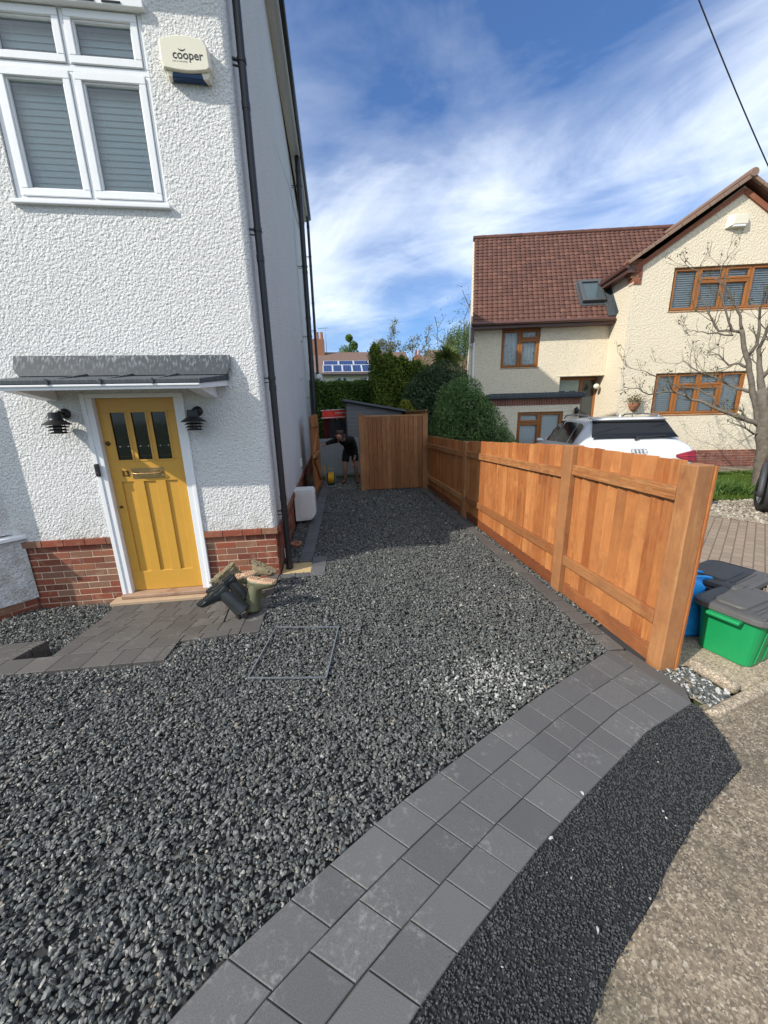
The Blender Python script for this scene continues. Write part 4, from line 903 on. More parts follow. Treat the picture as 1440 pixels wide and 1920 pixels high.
c.tube([(-.315,9.84,.42),(-.29,9.82,.45),(-.11,9.82,.45),(-.088,9.84,.42)],.012,8); c.tube([(-.315,9.72,.012),(-.088,9.72,.012)],.011,8); c.tube([(-.315,9.90,.21),(-.06,9.90,.21)],.012,8)
c.build('reel_frame',simple('grey_green_metal',(.22,.30,.29),.4),hr,smooth=True)
c=MB(); c.lathe([(.035,0),(.03,.05),(.04,.055),(.03,.09)],Matrix.Translation((-.255,9.84,.43)),12); c.build('hose_connector',simple('tan_fitting',(.38,.2,.1),.5),hr)
# ------------------------------------------------------------------ person bending at the gate
def skin(name,joints,edges,mat,parent,root=0,sub=2):
    me=bpy.data.meshes.new(name); me.from_pydata([j[0] for j in joints],edges,[]); me.materials.append(mat)
    o=bpy.data.objects.new(name,me); COL.objects.link(o); o.parent=parent; o.modifiers.new('skin','SKIN')
    if not me.skin_vertices: me.skin_vertices.new() if hasattr(me.skin_vertices,'new') else None
    for i,j in enumerate(joints):
        s=me.skin_vertices[0].data[i]; r=j[1]; s.radius=r if isinstance(r,tuple) else (r,r); s.use_root=(i==root)
    o.modifiers['skin'].use_smooth_shade=True
    if sub: m=o.modifiers.new('sub','SUBSURF'); m.levels=sub; m.render_levels=sub
    return o
px0,py0=.2,10.2
pe=thing('person','person in black top and shorts bending forward with one arm on the gate','person',(px0,py0,0))
def L3(*a): return (a[0]-px0,a[1]-py0,a[2])
sk=simple('skin',(.42,.22,.15),.55,var=.08)
hip=L3(.36,10.28,.84)
J=[(hip,.10),(L3(.33,10.18,1.0),.09),(L3(.26,9.98,1.16),.09),(L3(.20,9.88,1.22),.075),(L3(.13,9.78,1.23),.058),     #0-4 spine to neck
   (L3(.085,9.72,1.25),.075),(L3(.06,9.67,1.29),.09),(L3(.065,9.66,1.37),.078),                                          #5-7 head
   (L3(.05,9.90,1.20),.068),(L3(-.15,9.96,1.15),.048),(L3(-.33,9.99,1.09),.034),(L3(-.39,9.99,1.065),.030),              #8-11 left arm
   (L3(.40,9.92,1.20),.07),(L3(.50,9.98,.92),.05),(L3(.46,9.98,.72),.036),(L3(.43,9.97,.63),.032),                       #12-15 right arm to knee
   (L3(.24,10.26,.80),.098),(L3(.19,10.14,.47),.062),(L3(.19,10.17,.30),.054),(L3(.18,10.24,.10),.036),(L3(.165,10.22,.05),.04),(L3(.12,10.06,.04),.036),  #16-21
   (L3(.48,10.26,.80),.098),(L3(.47,10.12,.49),.062),(L3(.49,10.16,.30),.054),(L3(.50,10.22,.10),.036),(L3(.505,10.20,.05),.04),(L3(.51,10.03,.04),.036)]  #22-27
Ed=[(0,1),(1,2),(2,3),(3,4),(4,5),(5,6),(6,7),(3,8),(8,9),(9,10),(10,11),(3,12),(12,13),(13,14),(14,15),(0,16),(16,17),(17,18),(18,19),(19,20),(20,21),(0,22),(22,23),(23,24),(24,25),(25,26),(26,27)]
body=skin('body',J,Ed,sk,pe)
top=[(J[i][0],r_) for i,r_ in enumerate((.150,.150,.160,.135,.07))]; top[4]=(L3(.150,9.81,1.228),.085)
tj=top+[(J[8][0],.085),(J[9][0],.064),(L3(-.30,9.985,1.10),.05),(J[12][0],.088),(J[13][0],.068),(L3(.47,9.98,.77),.055)]
blk=simple('black_fabric',(.008,.008,.009),.9,var=.3,bump=.3,bs=25)
skin('black_top',tj,[(0,1),(1,2),(2,3),(3,4),(3,5),(5,6),(6,7),(3,8),(8,9),(9,10)],blk,pe)
skin('black_shorts',[(hip,.158),(J[16][0],.122),(L3(.205,10.16,.56),.105),(J[22][0],.122),(L3(.475,10.15,.57),.105),(J[1][0],.145)],[(0,1),(1,2),(0,3),(3,4),(0,5)],simple('black_shorts',(.010,.010,.012),.9,var=.3),pe)
hc=simple('brown_hair',(.05,.028,.016),.8,bump=.8,bs=120)
skin('hair',[(L3(.085,9.735,1.33),.092),(L3(.08,9.715,1.375),.095),(L3(.062,9.635,1.405),.066),(L3(.12,9.77,1.29),.066)],[(0,1),(1,2),(0,3)],hc,pe,sub=2)
bt=simple('brown_boot_leather',(.14,.08,.045),.75,bump=.4)
for a,b_,c_ in ((19,20,21),(25,26,27)):
    A=Vector(J[a][0]); B=Vector(J[b_][0]); C_=Vector(J[c_][0]); skin('work_boot',[(tuple(A+Vector((0,0,.04))),.052),(tuple(A),.054),(tuple(B),.056),(tuple(C_),.052),(tuple(C_+(C_-B)*.35),.038)],[(0,1),(1,2),(2,3),(3,4)],bt,pe)
    skin('sock',[(tuple(A+Vector((0,0,.12))),.05),(tuple(A+Vector((0,0,.05))),.05)],[(0,1)],simple('grey_sock',(.16,.14,.12),.9),pe,sub=1)
face=[]
nose=skin('nose',[(L3(.045,9.585,1.30),.012),(L3(.04,9.568,1.275),.017)],[(0,1)],sk,pe,sub=1)
for ex in (.015,.085): 
    e=MB(); e.lathe([(.001,0),(.011,.002),(.001,.006)],Matrix.Translation(L3(ex,9.592,1.315))@RX,8); e.build('eye',M['black'],pe,True)
e=MB(); e.box(*L3(.015,9.588,1.238),*L3(.075,9.592,1.246)); e.build('mouth',simple('lips',(.25,.09,.07),.6),pe,True)
for ex in (-.022,.148):
    skin('ear',[(L3(ex,9.67,1.30),.018),(L3(ex,9.675,1.325),.02)],[(0,1)],sk,pe,sub=1)
# hands: palm, four fingers, thumb
def hand(p,dirv,side,curl):
    p=Vector(p); dv=Vector(dirv).normalized(); s=Vector(side).normalized(); u=dv.cross(s).normalized()
    js=[(tuple(p),.03),(tuple(p+dv*.055),(.034))]; es=[(0,1)]
    for k,(o,l) in enumerate(((-.03,.062),(-.01,.072),(.012,.068),(.03,.052))):
        b=p+dv*.07+s*o; m_=b+dv*l*.5+u*curl*.012; t_=b+dv*l*.8+u*curl*.04; i=len(js); js+=[(tuple(b),.010),(tuple(m_),.009),(tuple(t_),.0075)]; es+=[(1,i),(i,i+1),(i+1,i+2)]
    b=p+dv*.015-s*.035; i=len(js); js+=[(tuple(b),.013),(tuple(b+dv*.03-s*.022),.011),(tuple(b+dv*.055-s*.022+u*.01),.009)]; es+=[(0,i),(i,i+1),(i+1,i+2)]
    skin('hand',js,es,sk,pe,sub=1)
hand(J[11][0],(-1,0,-.45),(0,1,0),1); hand(J[15][0],(-.35,-.1,-1),(1,0,-.2),1)

# ------------------------------------------------------------------ foliage
def leaves(P,Nrm,size,aspect,jit,name,mat,parent=None,tint=None,fold=False):
    """leaf-sized quads at points P with facing Nrm (n,3) plus random tumble"""
    k=len(P); Nn=Nrm+rng.normal(0,jit,(k,3)); Nn/=np.linalg.norm(Nn,axis=1)[:,None]+1e-9
    T=rng.normal(0,1,(k,3)); U=np.cross(Nn,T); U/=np.linalg.norm(U,axis=1)[:,None]+1e-9; Wv=np.cross(Nn,U)
    s=size*rng.uniform(.6,1.35,k)[:,None]; a=s*aspect
    V=np.stack([P-U*s*.5,P-U*s*.05+Wv*a*.5+Nn*s*.06,P+U*s*.5,P-U*s*.05-Wv*a*.5+Nn*s*.06],1).reshape(-1,3)
    F_=np.arange(4*k).reshape(-1,4); o=npmesh(name,V,F_,tint if tint is not None else rng.random(k),mat)
    return reparent(o,parent) if parent else o
def blob_points(k,blobs,shell=.75):
    """points spread through ellipsoid clumps (x,y,z,rx,ry,rz), mostly near their surface"""
    vol=np.array([b[3]*b[4]*b[5] for b in blobs])**.67; idx=rng.choice(len(blobs),k,p=vol/vol.sum()); B=np.array(blobs)[idx]
    D=rng.normal(0,1,(k,3)); D/=np.linalg.norm(D,axis=1)[:,None]; r=np.where(rng.random(k)<shell,rng.uniform(.8,1.06,k),rng.uniform(.2,.9,k))
    return B[:,:3]+D*B[:,3:]*r[:,None],D
def sub_blobs(x,y,z,rx,ry,rz,n,s=(.22,.42)):
    o=[]
    for _ in range(n):
        d_=rng.normal(0,1,3); d_/=np.linalg.norm(d_); r=rng.uniform(.5,.82); q=rng.uniform(*s); o.append((x+d_[0]*rx*r,y+d_[1]*ry*r,z+d_[2]*rz*r,rx*q,ry*q,rz*q))
    return o
G1=[(0,(.010,.020,.006)),(.4,(.022,.048,.012)),(.75,(.045,.085,.020)),(1,(.10,.15,.04))]
M['lf_dark']=m_leaf('dark_evergreen_leaf',[(0,(.026,.052,.02)),(.5,(.07,.12,.048)),(.85,(.12,.18,.08)),(1,(.22,.27,.16))],.3)
M['lf_rose']=m_leaf('narrow_green_leaf',[(0,(.035,.075,.025)),(.5,(.14,.26,.075)),(.85,(.24,.39,.12)),(1,(.38,.48,.21))],.35)
M['lf_hedge']=m_leaf('hedge_leaf',[(0,(.032,.06,.010)),(.5,(.16,.25,.03)),(.85,(.29,.37,.05)),(1,(.44,.46,.10))],.5)
M['lf_hedge2']=m_leaf('clipped_hedge_leaf',[(0,(.03,.07,.012)),(.5,(.11,.21,.03)),(.85,(.19,.30,.05)),(1,(.29,.37,.08))],.4)
M['lf_yel']=m_leaf('yellow_green_leaf',[(0,(.10,.13,.01)),(.5,(.26,.28,.03)),(1,(.45,.42,.07))],.4)
M['lf_wil']=m_leaf('willow_leaf',[(0,(.07,.12,.03)),(.6,(.15,.22,.06)),(1,(.26,.32,.12))],.4)
M['bark']=simple('bark',(.10,.08,.06),.9,var=.35,scale=12,bump=.8,bs=40)
M['bark2']=simple('lichen_bark',(.135,.115,.092),.95,var=.8,scale=13,bump=1.,bs=38)
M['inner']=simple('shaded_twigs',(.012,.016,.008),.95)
def shrub(name,label,cat,base,blobs,k,size,asp,mat,group=None,core=True,stemr=.03,jit=.7,corescale=.5):
    t=thing(name,label,cat,base,0,group); P,D=blob_points(k,blobs); leaves(P,D,size,asp,jit,'foliage',mat,t)
    m_=MB()
    for b in blobs[:14]:
        top=Vector(b[:3]); m_.tube([Vector(base)+Vector((random.uniform(-.1,.1),random.uniform(-.1,.1),0)),(Vector(base)*.5+top*.5)+Vector((random.uniform(-.1,.1),)*3),top],[stemr,stemr*.7,stemr*.3],6)
    m_.build('stem',M['bark'],t,smooth=True)
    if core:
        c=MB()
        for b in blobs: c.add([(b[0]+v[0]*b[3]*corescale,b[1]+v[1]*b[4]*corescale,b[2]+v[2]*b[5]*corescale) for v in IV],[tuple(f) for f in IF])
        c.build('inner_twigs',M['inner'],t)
    return t
# rounded narrow-leaved bush right behind the fence
shrub('rosemary_bush','big rounded bush of narrow green leaves leaning over the low fence','bush',(3.5,9.9,0),[(3.45,10.0,1.35,.75,.7,.95),(4.05,9.9,1.15,.62,.6,.80),(2.95,9.9,1.25,.45,.5,.85),(3.2,10.1,1.9,.52,.5,.72),(3.75,10.05,1.75,.50,.5,.62),(4.3,9.85,.85,.42,.5,.62),(2.75,9.8,.8,.35,.4,.6),(4.55,9.85,.75,.38,.45,.6),(3.45,10.0,2.2,.5,.5,.55)]+sub_blobs(3.55,9.95,1.5,1.0,.6,1.1,18,(.2,.34)),44000,.09,.2,M['lf_rose'],jit=.9)
shrub('evergreen_bush','broad dark evergreen bush between the clipped hedge and the rounded bush','bush',(3.4,12.9,0),[(3.0,12.9,2.0,.75,.6,1.1),(3.7,13,2.2,.9,.7,1.3),(4.4,12.9,2.0,.65,.6,1.15),(2.7,12.6,1.4,.5,.5,.9)]+sub_blobs(3.5,12.9,2.2,1.15,.6,1.2,18,(.2,.36)),28000,.10,.34,M['lf_dark'],jit=.9)
shrub('golden_shrub','small yellow green shrub showing above the shed roof','shrub',(2.45,12.4,0),[(2.28,12.3,2.0,.22,.2,.26),(2.45,12.35,1.8,.22,.2,.28),(2.15,12.3,1.8,.15,.2,.2)],1600,.075,.5,M['lf_yel'],core=False,stemr=.012)
def hedge(name,label,x0,x1,y0,y1,top,k,mat,size=.07,base=0,asp=.55):
    t=thing(name,label,'hedge',((x0+x1)/2,(y0+y1)/2,base)); P=[];D=[]
    n1=int(k*.62); xs=rng.uniform(x0,x1,n1); zt=np.array([top(x) for x in xs]); z=base+(zt-base)*rng.random(n1)**.9
    P.append(np.c_[xs,np.full(n1,y0)+rng.normal(0,.05,n1)+.05*np.sin(xs*5+z*4),z]); D.append(np.tile((0,-1,.25),(n1,1)))
    n2=int(k*.22); xs=rng.uniform(x0,x1,n2); P.append(np.c_[xs,rng.uniform(y0,y1,n2),np.array([top(x) for x in xs])+rng.normal(0,.045,n2)]); D.append(np.tile((0,-.2,1),(n2,1)))
    n3=k-n1-n2; side=rng.random(n3)<.5; xs=np.where(side,x0,x1); z=base+(np.array([top(x) for x in xs])-base)*rng.random(n3); P.append(np.c_[xs+rng.normal(0,.05,n3),rng.uniform(y0,y1,n3),z]); D.append(np.c_[np.where(side,-1,1),np.zeros(n3),np.full(n3,.2)])
    P=np.concatenate(P); D=np.concatenate(D).astype(float); leaves(P,D,size,asp,.6,'foliage',mat,t)
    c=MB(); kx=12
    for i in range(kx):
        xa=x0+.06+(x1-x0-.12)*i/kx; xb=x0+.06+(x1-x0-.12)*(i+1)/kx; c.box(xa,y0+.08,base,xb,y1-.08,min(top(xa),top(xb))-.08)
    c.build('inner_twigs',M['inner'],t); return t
hedge('clipped_hedge','low dark clipped hedge below the solar panel house',-1.2,1.75,15,16,lambda x:3.05+.03*math.sin(x*7),17000,M['lf_hedge2'],.085)
hedge('tall_hedge','tall bright green hedge stepping down behind the shed',1.40,3.4,13.9,15.2,lambda x:4.12-.26*max(0,x-1.62)-(0 if x<1.68 else .18)+.07*math.sin(x*13)+.05*math.sin(x*31),22000,M['lf_hedge'],.085)
# spiky cordyline
ct=thing('cordyline','spiky cabbage palm rising behind the dark evergreen bush','palm',(5.0,17,0))
k=260; az=rng.uniform(0,2*np.pi,k); el=rng.uniform(-.5,1.45,k); Lr=rng.uniform(.5,.85,k); dv=np.c_[np.cos(az)*np.cos(el),np.sin(az)*np.cos(el),np.sin(el)]; s=np.cross(dv,(0,0,1.)); s/=np.linalg.norm(s,axis=1)[:,None]; o_=np.array((5.0,17,4.15))
mid=o_+dv*Lr[:,None]*.55; tip=o_+dv*Lr[:,None]; tip[:,2]-=.25*Lr*np.cos(el).clip(0)
V=np.stack([o_+dv*.04-s*.012,o_+dv*.04+s*.012,mid+s*.022,tip,mid-s*.022],1).reshape(-1,3); f_=np.arange(5*k).reshape(-1,5)
reparent(npmesh('crown',V,f_,rng.random(k),m_leaf('cordyline_leaf',[(0,(.07,.12,.03)),(1,(.24,.30,.09))],.3)),ct)
c=MB(); c.tube([(5,17,0),(5.02,17,2.2),(5,17,4.2)],[.11,.09,.08],9); c.build('trunk',M['bark'],ct,smooth=True)
# branching trees
def grow(mb,p,dv,L,r,lvl,tips,spread=.55,gr=.1,seg=4,minr=.004,n=6):
    p=Vector(p); dv=Vector(dv).normalized(); pts=[p.copy()]; rs=[r]
    for i in range(seg):
        dv=(dv+Vector((random.gauss(0,.16),random.gauss(0,.16),random.gauss(0,.12)+gr))).normalized(); p=p+dv*L/seg; pts.append(p.copy()); rs.append(max(minr,r*(1-.62*(i+1)/seg)))
    mb.tube(pts,rs,n,cap=False)
    if lvl<=0: tips.append((pts[-1],dv)); tips.append((pts[-2],dv)); return
    for i in range(random.choice((2,3,3))):
        q=random.randint(seg//2,seg); a=dv.orthogonal().normalized(); a.rotate(Matrix.Rotation(random.uniform(0,6.28),3,dv)); nd=(dv+a*random.uniform(spread*.6,spread*1.5)).normalized()
        grow(mb,pts[q],nd,L*random.uniform(.55,.85),max(minr,rs[q]*.75),lvl-1,tips,spread,gr,max(2,seg-1),minr,max(4,n-1))
def tree(name,label,base,h,r,lvl,leafk,size,mat,clumps=.35,droop=0,asp=.5,group=None,lead=(0,0,1),extra=None):
    t=thing(name,label,'tree',base,0,group); mb=MB(); tips=[]
    grow(mb,Vector(base),lead,h*.42,r,lvl,tips,.6,.12,5,.022,7); mb.build('trunk',M['bark'],t,smooth=True)
    T=np.array([tuple(a) for a,_ in tips]); idx=rng.integers(0,len(T),leafk); P=T[idx]+rng.normal(0,clumps,(leafk,3)); 
    if droop: P[:,2]-=rng.uniform(0,droop,leafk)
    leaves(P,rng.normal(0,1,(leafk,3)),size,asp,.5,'crown',mat,t); return t,T
tree('bare_tree','leafing round topped tree behind the tall hedge',(5.4,40,0),10.0,.30,4,6500,.15,m_leaf('spring_leaf',[(0,(.09,.10,.03)),(1,(.28,.27,.09))],.35),.17)
t_,T_=tree('mistletoe_tree','sparse tree with dark mistletoe balls above the solar roof',(1.95,45,0),10.6,.26,3,900,.22,M['lf_hedge'],.4)
for (x,y,z,rr) in ((2.0,45,10.2,.38),(2.45,45,9.4,.5),(1.5,45,8.7,.75),(2.4,45,8.5,.7)):
    P,D=blob_points(900,[(x,y,z,rr,rr,rr)],.6); o=leaves(P,D,.2,.4,.9,'mistletoe_clump',M['lf_hedge2'],t_)
t_,T_=tree('willow_tree','pale green weeping tree beside the cream house gable end',(10.2,30,0),9.0,.3,4,2500,.20,M['lf_wil'],.42,1.6,.25)
P=[];k=0
for _ in range(330):
    a=random.uniform(0,6.28); r=random.uniform(0,1)**.5*1.35; x,y=10.15+r*math.cos(a),30+r*math.sin(a); zt=8.7-1.1*r*r/1.8-random.uniform(0,1.2); L=random.uniform(.8,2.6); nn_=int(L*14)
    for q in range(nn_): f=q/nn_; P.append((x+.35*f*math.cos(a)+random.gauss(0,.05),y+.3*f*math.sin(a)+random.gauss(0,.05),zt-L*f+random.gauss(0,.03)))
leaves(np.array(P),rng.normal(0,1,(len(P),3))*(1,1,.3),.17,.28,.4,'weeping_crown',M['lf_wil'],t_)
bt_=[q for q in bpy.data.objects if q.name=='bare_tree'][0]
P,D=blob_points(3800,[(5.1,40,8.7,.55,.5,.5),(6.0,40,8.4,.6,.5,.55),(5.5,40,7.7,.9,.6,.6),(4.6,40,7.9,.5,.5,.4)],.7); leaves(P,D,.13,.45,.9,'leaf_spray',bpy.data.materials['spring_leaf'],bt_)

# ------------------------------------------------------------------ houses beyond the hedge
sh=thing('solar_house','distant pale house with blue solar panels on its brown roof','house',(1.4,34,0))
c=MB(); c.box(-3.2,32.4,0,6.5,40,5.05); c.build('wall',simple('pale_wall',(.62,.60,.50),.8),sh)
c=MB(); c.add([(-3.4,32.05,5.12),(6.7,32.05,5.12),(6.7,36,7.35),(-3.4,36,7.35),(-3.4,40.2,5.1),(6.7,40.2,5.1)],[(0,1,2,3),(3,2,5,4),(0,3,4),(1,5,2)]); c.build('roof',simple('brown_tiles',(.15,.095,.075),.85,var=.2,scale=4,bump=.6,bs=9),sh)
c=MB(); c.box(-3.4,31.95,5.0,6.7,32.1,5.12); c.build('gutter',M['black'],sh)
sl_=Vector((0,3.95,2.23)).normalized(); sn_=Vector((0,-sl_.z,sl_.y)); PVm=None
def m_pv():
    m,nt,b=newmat('solar_cell'); n=N(nt); br=n.n('ShaderNodeTexBrick'); br.offset=0; br.inputs['Scale'].default_value=1; br.inputs['Brick Width'].default_value=.16; br.inputs['Row Height'].default_value=.16; br.inputs['Mortar Size'].default_value=.006
    br.inputs['Color1'].default_value=(.012,.028,.10,1); br.inputs['Color2'].default_value=(.016,.036,.125,1); br.inputs['Mortar'].default_value=(.16,.20,.30,1); n.l(n.coord(),br.inputs['Vector']); setb(nt,b,br.outputs[0],.12,spec=.6); return m
PVm=m_pv()
def pv(x0,x1,s0,s1):
    o=Vector((0,32.05,5.12)); c=MB(); q=o+sl_*((s0+s1)/2)+sn_*.06+Vector(((x0+x1)/2,0,0)); c.obox(q,(1,0,0),sl_,sn_,x1-x0,s1-s0,.05)
    f=c.build('solar_panel',simple('panel_frame',(.62,.66,.70),.4) if 'panel_frame' not in bpy.data.materials else bpy.data.materials['panel_frame'],sh)
    e=MB(); e.obox(q+sn_*.028,(1,0,0),sl_,sn_,x1-x0-.09,s1-s0-.09,.01); e.build('solar_cells',PVm,f)
for i in range(6): pv(-.80+i*.80,-.80+i*.80+.775,.18,1.52)
for i in range(4): pv(-.75+i*1.27,-.75+i*1.27+1.24,1.56,2.42)
c=MB(); c.box(-1.75,35.4,6.6,-.62,36.4,8.35); c.build('chimney',M['brick'],sh)
for x in (-1.2,-.83): e=MB(); e.lathe([(.14,0),(.13,.55),(.16,.6)],Matrix.Translation((x,35.9,8.35)),12); e.build('chimney_pot',M['terracotta'],sh)
c=MB(); c.tube([(-.45,36,7.3),(-.45,36,9.4)],.02,6); c.tube([(-1.1,36,9.3),(-.2,36,9.35)],.018,6); 
for x in (-1.0,-.8,-.6): c.tube([(x,35.8,9.31),(x,36.2,9.31)],.012,5)
c.build('aerial',M['zinc'],sh)
for x0,x1 in ((.35,1.15),(2.45,3.3)):
    c=MB(); c.box(x0,32.36,3.3,x1,32.41,4.9); c.build('window',M['white'],sh); c=MB(); c.box(x0+.06,32.34,3.4,x0+.3,32.358,4.85); c.box(x1-.3,32.34,3.4,x1-.06,32.358,4.85); c.build('pane',simple('blue_grey_pane',(.10,.16,.22),.15) if 'blue_grey_pane' not in bpy.data.materials else bpy.data.materials['blue_grey_pane'],sh.children[-1])
rh=thing('distant_house','far brown hipped roof with brick chimney behind the cordyline','house',(10,39,0))
c=MB(); c.box(8,38,0,15,44,6); c.build('wall',M['cream'],rh)
c=MB(); c.add([(7.6,37.6,5.9),(15.4,37.6,5.9),(15.4,44.4,5.9),(7.6,44.4,5.9),(10.2,41,8.3),(13,41,8.3)],[(0,1,5,4),(1,2,5),(2,3,4,5),(3,0,4)]); c.build('roof',simple('brown_hip_tiles',(.16,.095,.07),.85,var=.2,scale=4,bump=.6,bs=9),rh)
c=MB(); c.box(8.35,39.6,6,9.1,40.4,7.6); c.build('chimney',M['brick'],rh)
for x in (8.55,8.9): e=MB(); e.lathe([(.12,0),(.11,.45),(.13,.5)],Matrix.Translation((x,40,7.6)),10); e.build('chimney_pot',M['terracotta'],rh)
c=MB(); c.tube([(7.9,40,6),(7.9,40,8.5)],.02,5); c.tube([(7.6,40,8.4),(8.2,40,8.4)],.015,5); c.build('aerial',M['zinc'],rh)

# ------------------------------------------------------------------ cream house (local frame: x along the front, y away, z up)
CA=R(-11.1)
CH=thing('cream_house','cream rendered house with brown tiled roof and orange wood windows','house',(10,10.5,0),CA)
# walls
w1=MB()   # gable front with windows cut out
LW=(-.44,2.12,1.60,2.80); UW=(-.38,2.42,4.47,5.58); Gx0,Gx1,AP,AZ=-1.45,3.60,1.07,7.50
frame_cells(w1,Gx0,Gx1,.52,5.62,[LW,UW],0,.25)
w1.add([(Gx0,0,5.62),(Gx1,0,5.62),(AP,0,AZ-.08),(Gx0,.25,5.62),(Gx1,.25,5.62),(AP,.25,AZ-.08)],[(0,1,2),(5,4,3),(0,3,4,1),(1,4,5,2),(2,5,3,0)])
w1.box(Gx0,.2502,0,Gx0+.25,9,5.62); w1.box(Gx1-.25,.2502,0,Gx1,9,5.62)
w1.build('wall',M['cream'],CH,True)
w2=MB()   # recessed wing
WW=(-4.80,-3.58,3.20,4.37); DR=(-2.85,-1.452,0,2.88)
frame_cells(w2,-5.75,-1.452,0,4.55,[WW,DR],1.0,1.25)
w2.prism([(-5.75,1.2502),(-5.5,1.2502),(-4.6,8),(-4.85,8)],0,4.5)
w2.build('wing_wall',M['cream'],CH,True)
w3=MB(); BW=(-4.38,-2.98,.70,1.78)
frame_cells(w3,-5.2,-2.50,.0,1.98,[BW],.12,.30); w3.box(-2.70,.3002,0,-2.5,.998,1.98); w3.box(-5.2,.3002,0,-5.0,.998,1.98)
w3.build('porch_wall',M['cream'],CH,True)
bk=MB(); bricks(bk,(-5.2,.105,0),(1,0,0),(0,-1,0),2.70,2.185,1,bl=.065,bh=.19,j=.01); bricks(bk,(-2.485,.12,0),(0,1,0),(1,0,0),.87,2.185,1,bl=.065,bh=.19,j=.01); bk.box(-5.2,.115,1.982,-2.5,.999,2.186,m=1); bk.build('porch_brick_band',[M['brick2'],M['mortar']],CH,True)
pr_=MB(); pr_.box(-5.3,.0,2.19,-2.40,.998,2.32); pr_.box(-5.25,.06,2.3205,-2.45,.998,2.36); pr_.build('porch_lead_roof',M['lead'],CH,True,bevel=.02)
p2=MB(); bricks(p2,(Gx0-.03,-.03,0),(1,0,0),(0,-1,0),Gx1-Gx0+.03,.515,7); p2.box(Gx0-.02,-.024,-.05,Gx1,.24,.517,m=1); p2.build('brick_plinth',[M['brick2'],M['mortar']],CH,True)
# windows
def cells(x0,x1,z0,z1,nx,toplight,tz,g=.03,m=.03):
    o=[]; Wd=(x1-x0-2*m)/nx
    for i in range(nx):
        a=x0+m+i*Wd+g/2; b=x0+m+(i+1)*Wd-g/2
        if i in toplight: o+= [(a,b,z0+m,tz-g/2),(a,b,tz+g/2,z1-m)]
        else: o.append((a,b,z0+m,z1-m))
    return o
kw=dict(local=True,sw_=.052,sill=(.03,.05,.05),slatz=.066,slat_tilt=.92,depth=.05)
window(CH,'window',*LW[:2],*LW[2:],.05,cells(*LW,4,(1,2),2.42),M['oak'],M['glass2'],**kw)
window(CH,'window',*UW[:2],*UW[2:],.05,cells(*UW,4,(1,2),5.24),M['oak'],M['glass2'],**kw)
kw2=dict(kw); kw2['blind']='net'
window(CH,'window',*WW[:2],*WW[2:],1.05,cells(*WW,2,(1,),4.05),M['oak'],M['glass2'],**kw2)
kw3=dict(kw); kw3['sill']=None; kw3['slat_tilt']=1.0
window(CH,'window',*BW[:2],*BW[2:],.16,cells(*BW,2,(0,),1.45),M['oak'],M['glass2'],**kw3)
for a,b,z,y in ((LW[0],LW[1],2.802,-.006),(UW[0],UW[1],5.582,-.006),(-2.9,-1.46,2.882,.985),(-4.45,-2.93,1.782,.115)):
    lt=MB(); lt.box(a-.04,y,z,b+.04,y+.05,z+.03); lt.build('window_lintel',M['cream'],CH,True)
# recessed entrance
en=MB(); frame_cells(en,-2.85,-1.46,0,2.87,[(-2.78,-2.02,.1,2.80),(-1.92,-1.52,.15,.55),(-1.92,-1.52,.68,2.78)],1.45,1.53); en.box(-2.85,1.2502,0,-2.83,1.449,2.87); en.build('door_frame',M['oak'],CH,True,bevel=.004)
en=MB(); frame_cells(en,-2.778,-2.022,.1,2.798,[(-2.68,-2.46,1.7,2.45),(-2.34,-2.12,1.7,2.45)],1.47,1.52); d1=en.build('front_door',simple('pale_green_door',(.36,.44,.40),.4),CH,True,bevel=.005)
en=MB()
for a,b in ((-2.68,-2.46),(-2.34,-2.12)): en.box(a,1.49,1.7,b,1.50,2.45)
en.box(-1.92,1.49,.15,-1.52,1.5,.55); en.box(-1.92,1.49,.68,-1.52,1.5,2.78); en.box(-2.9,1.6,0,-1.45,1.65,2.9); en.build('door_glass',simple('hall_glass',(.05,.06,.06),.08),d1,True)
# roofs
TP_=R(53); 
def tiles(mb,org,u,sl,nr,L,S,gauge=.165,roll=.16,keep=None,per=6,shear=0):
    """courses of double roman tiles; u along eave, sl up slope, nr outward"""
    org=Vector(org);u=Vector(u);sl=Vector(sl);nr=Vector(nr); ncol=int(L/roll); 
    r=0
    while r*gauge<S:
        s0=r*gauge; s1=min(S,s0+gauge+.02)
        for cidx in range(ncol):
            xm=(cidx+.5)*roll
            if keep and not keep(xm+shear*s0,s0+gauge/2): continue
            t=random.random(); vs=[]
            for i in range(per+1):
                f=i/per; h=.022*abs(math.sin(math.pi*f))**.8; x=(cidx+f)*roll+shear*s0
                vs.append(org+u*x+sl*s0+nr*(h+.026)); 
            for i in range(per+1):
                f=i/per; h=.022*abs(math.sin(math.pi*f))**.8; x=(cidx+f)*roll+shear*s0
                vs.append(org+u*x+sl*s1+nr*(h+.006))
            for i in range(per+1):
                f=i/per; h=.022*abs(math.sin(math.pi*f))**.8; x=(cidx+f)*roll+shear*s0
                vs.append(org+u*x+sl*s0+nr*(h*.8+.004))
            n_=per+1
            mb.add(vs,[(i,i+1,n_+i+1,n_+i) for i in range(per)]+[(2*n_+i,2*n_+i+1,i+1,i) for i in range(per)],t)
        r+=1
eS=Vector((0,math.cos(TP_),math.sin(TP_))); eN=Vector((0,-math.sin(TP_),math.cos(TP_)))
rt=MB(); org=Vector((-5.78,.72,4.50)); SL=(7.80-4.50)/math.sin(TP_)
def keepmain(x,s):
    X_=-5.78+x; z=4.5+s*math.sin(TP_); y=.72+s*math.cos(TP_)
    if X_>-1.47 and z<5.62: return False
    if X_>-1.6 and z< 5.62+ (X_+1.7)*.70-.1: return False
    if X_>.9: return False
    if -2.36<X_<-1.60 and 5.0<z<5.80: return False
    return True
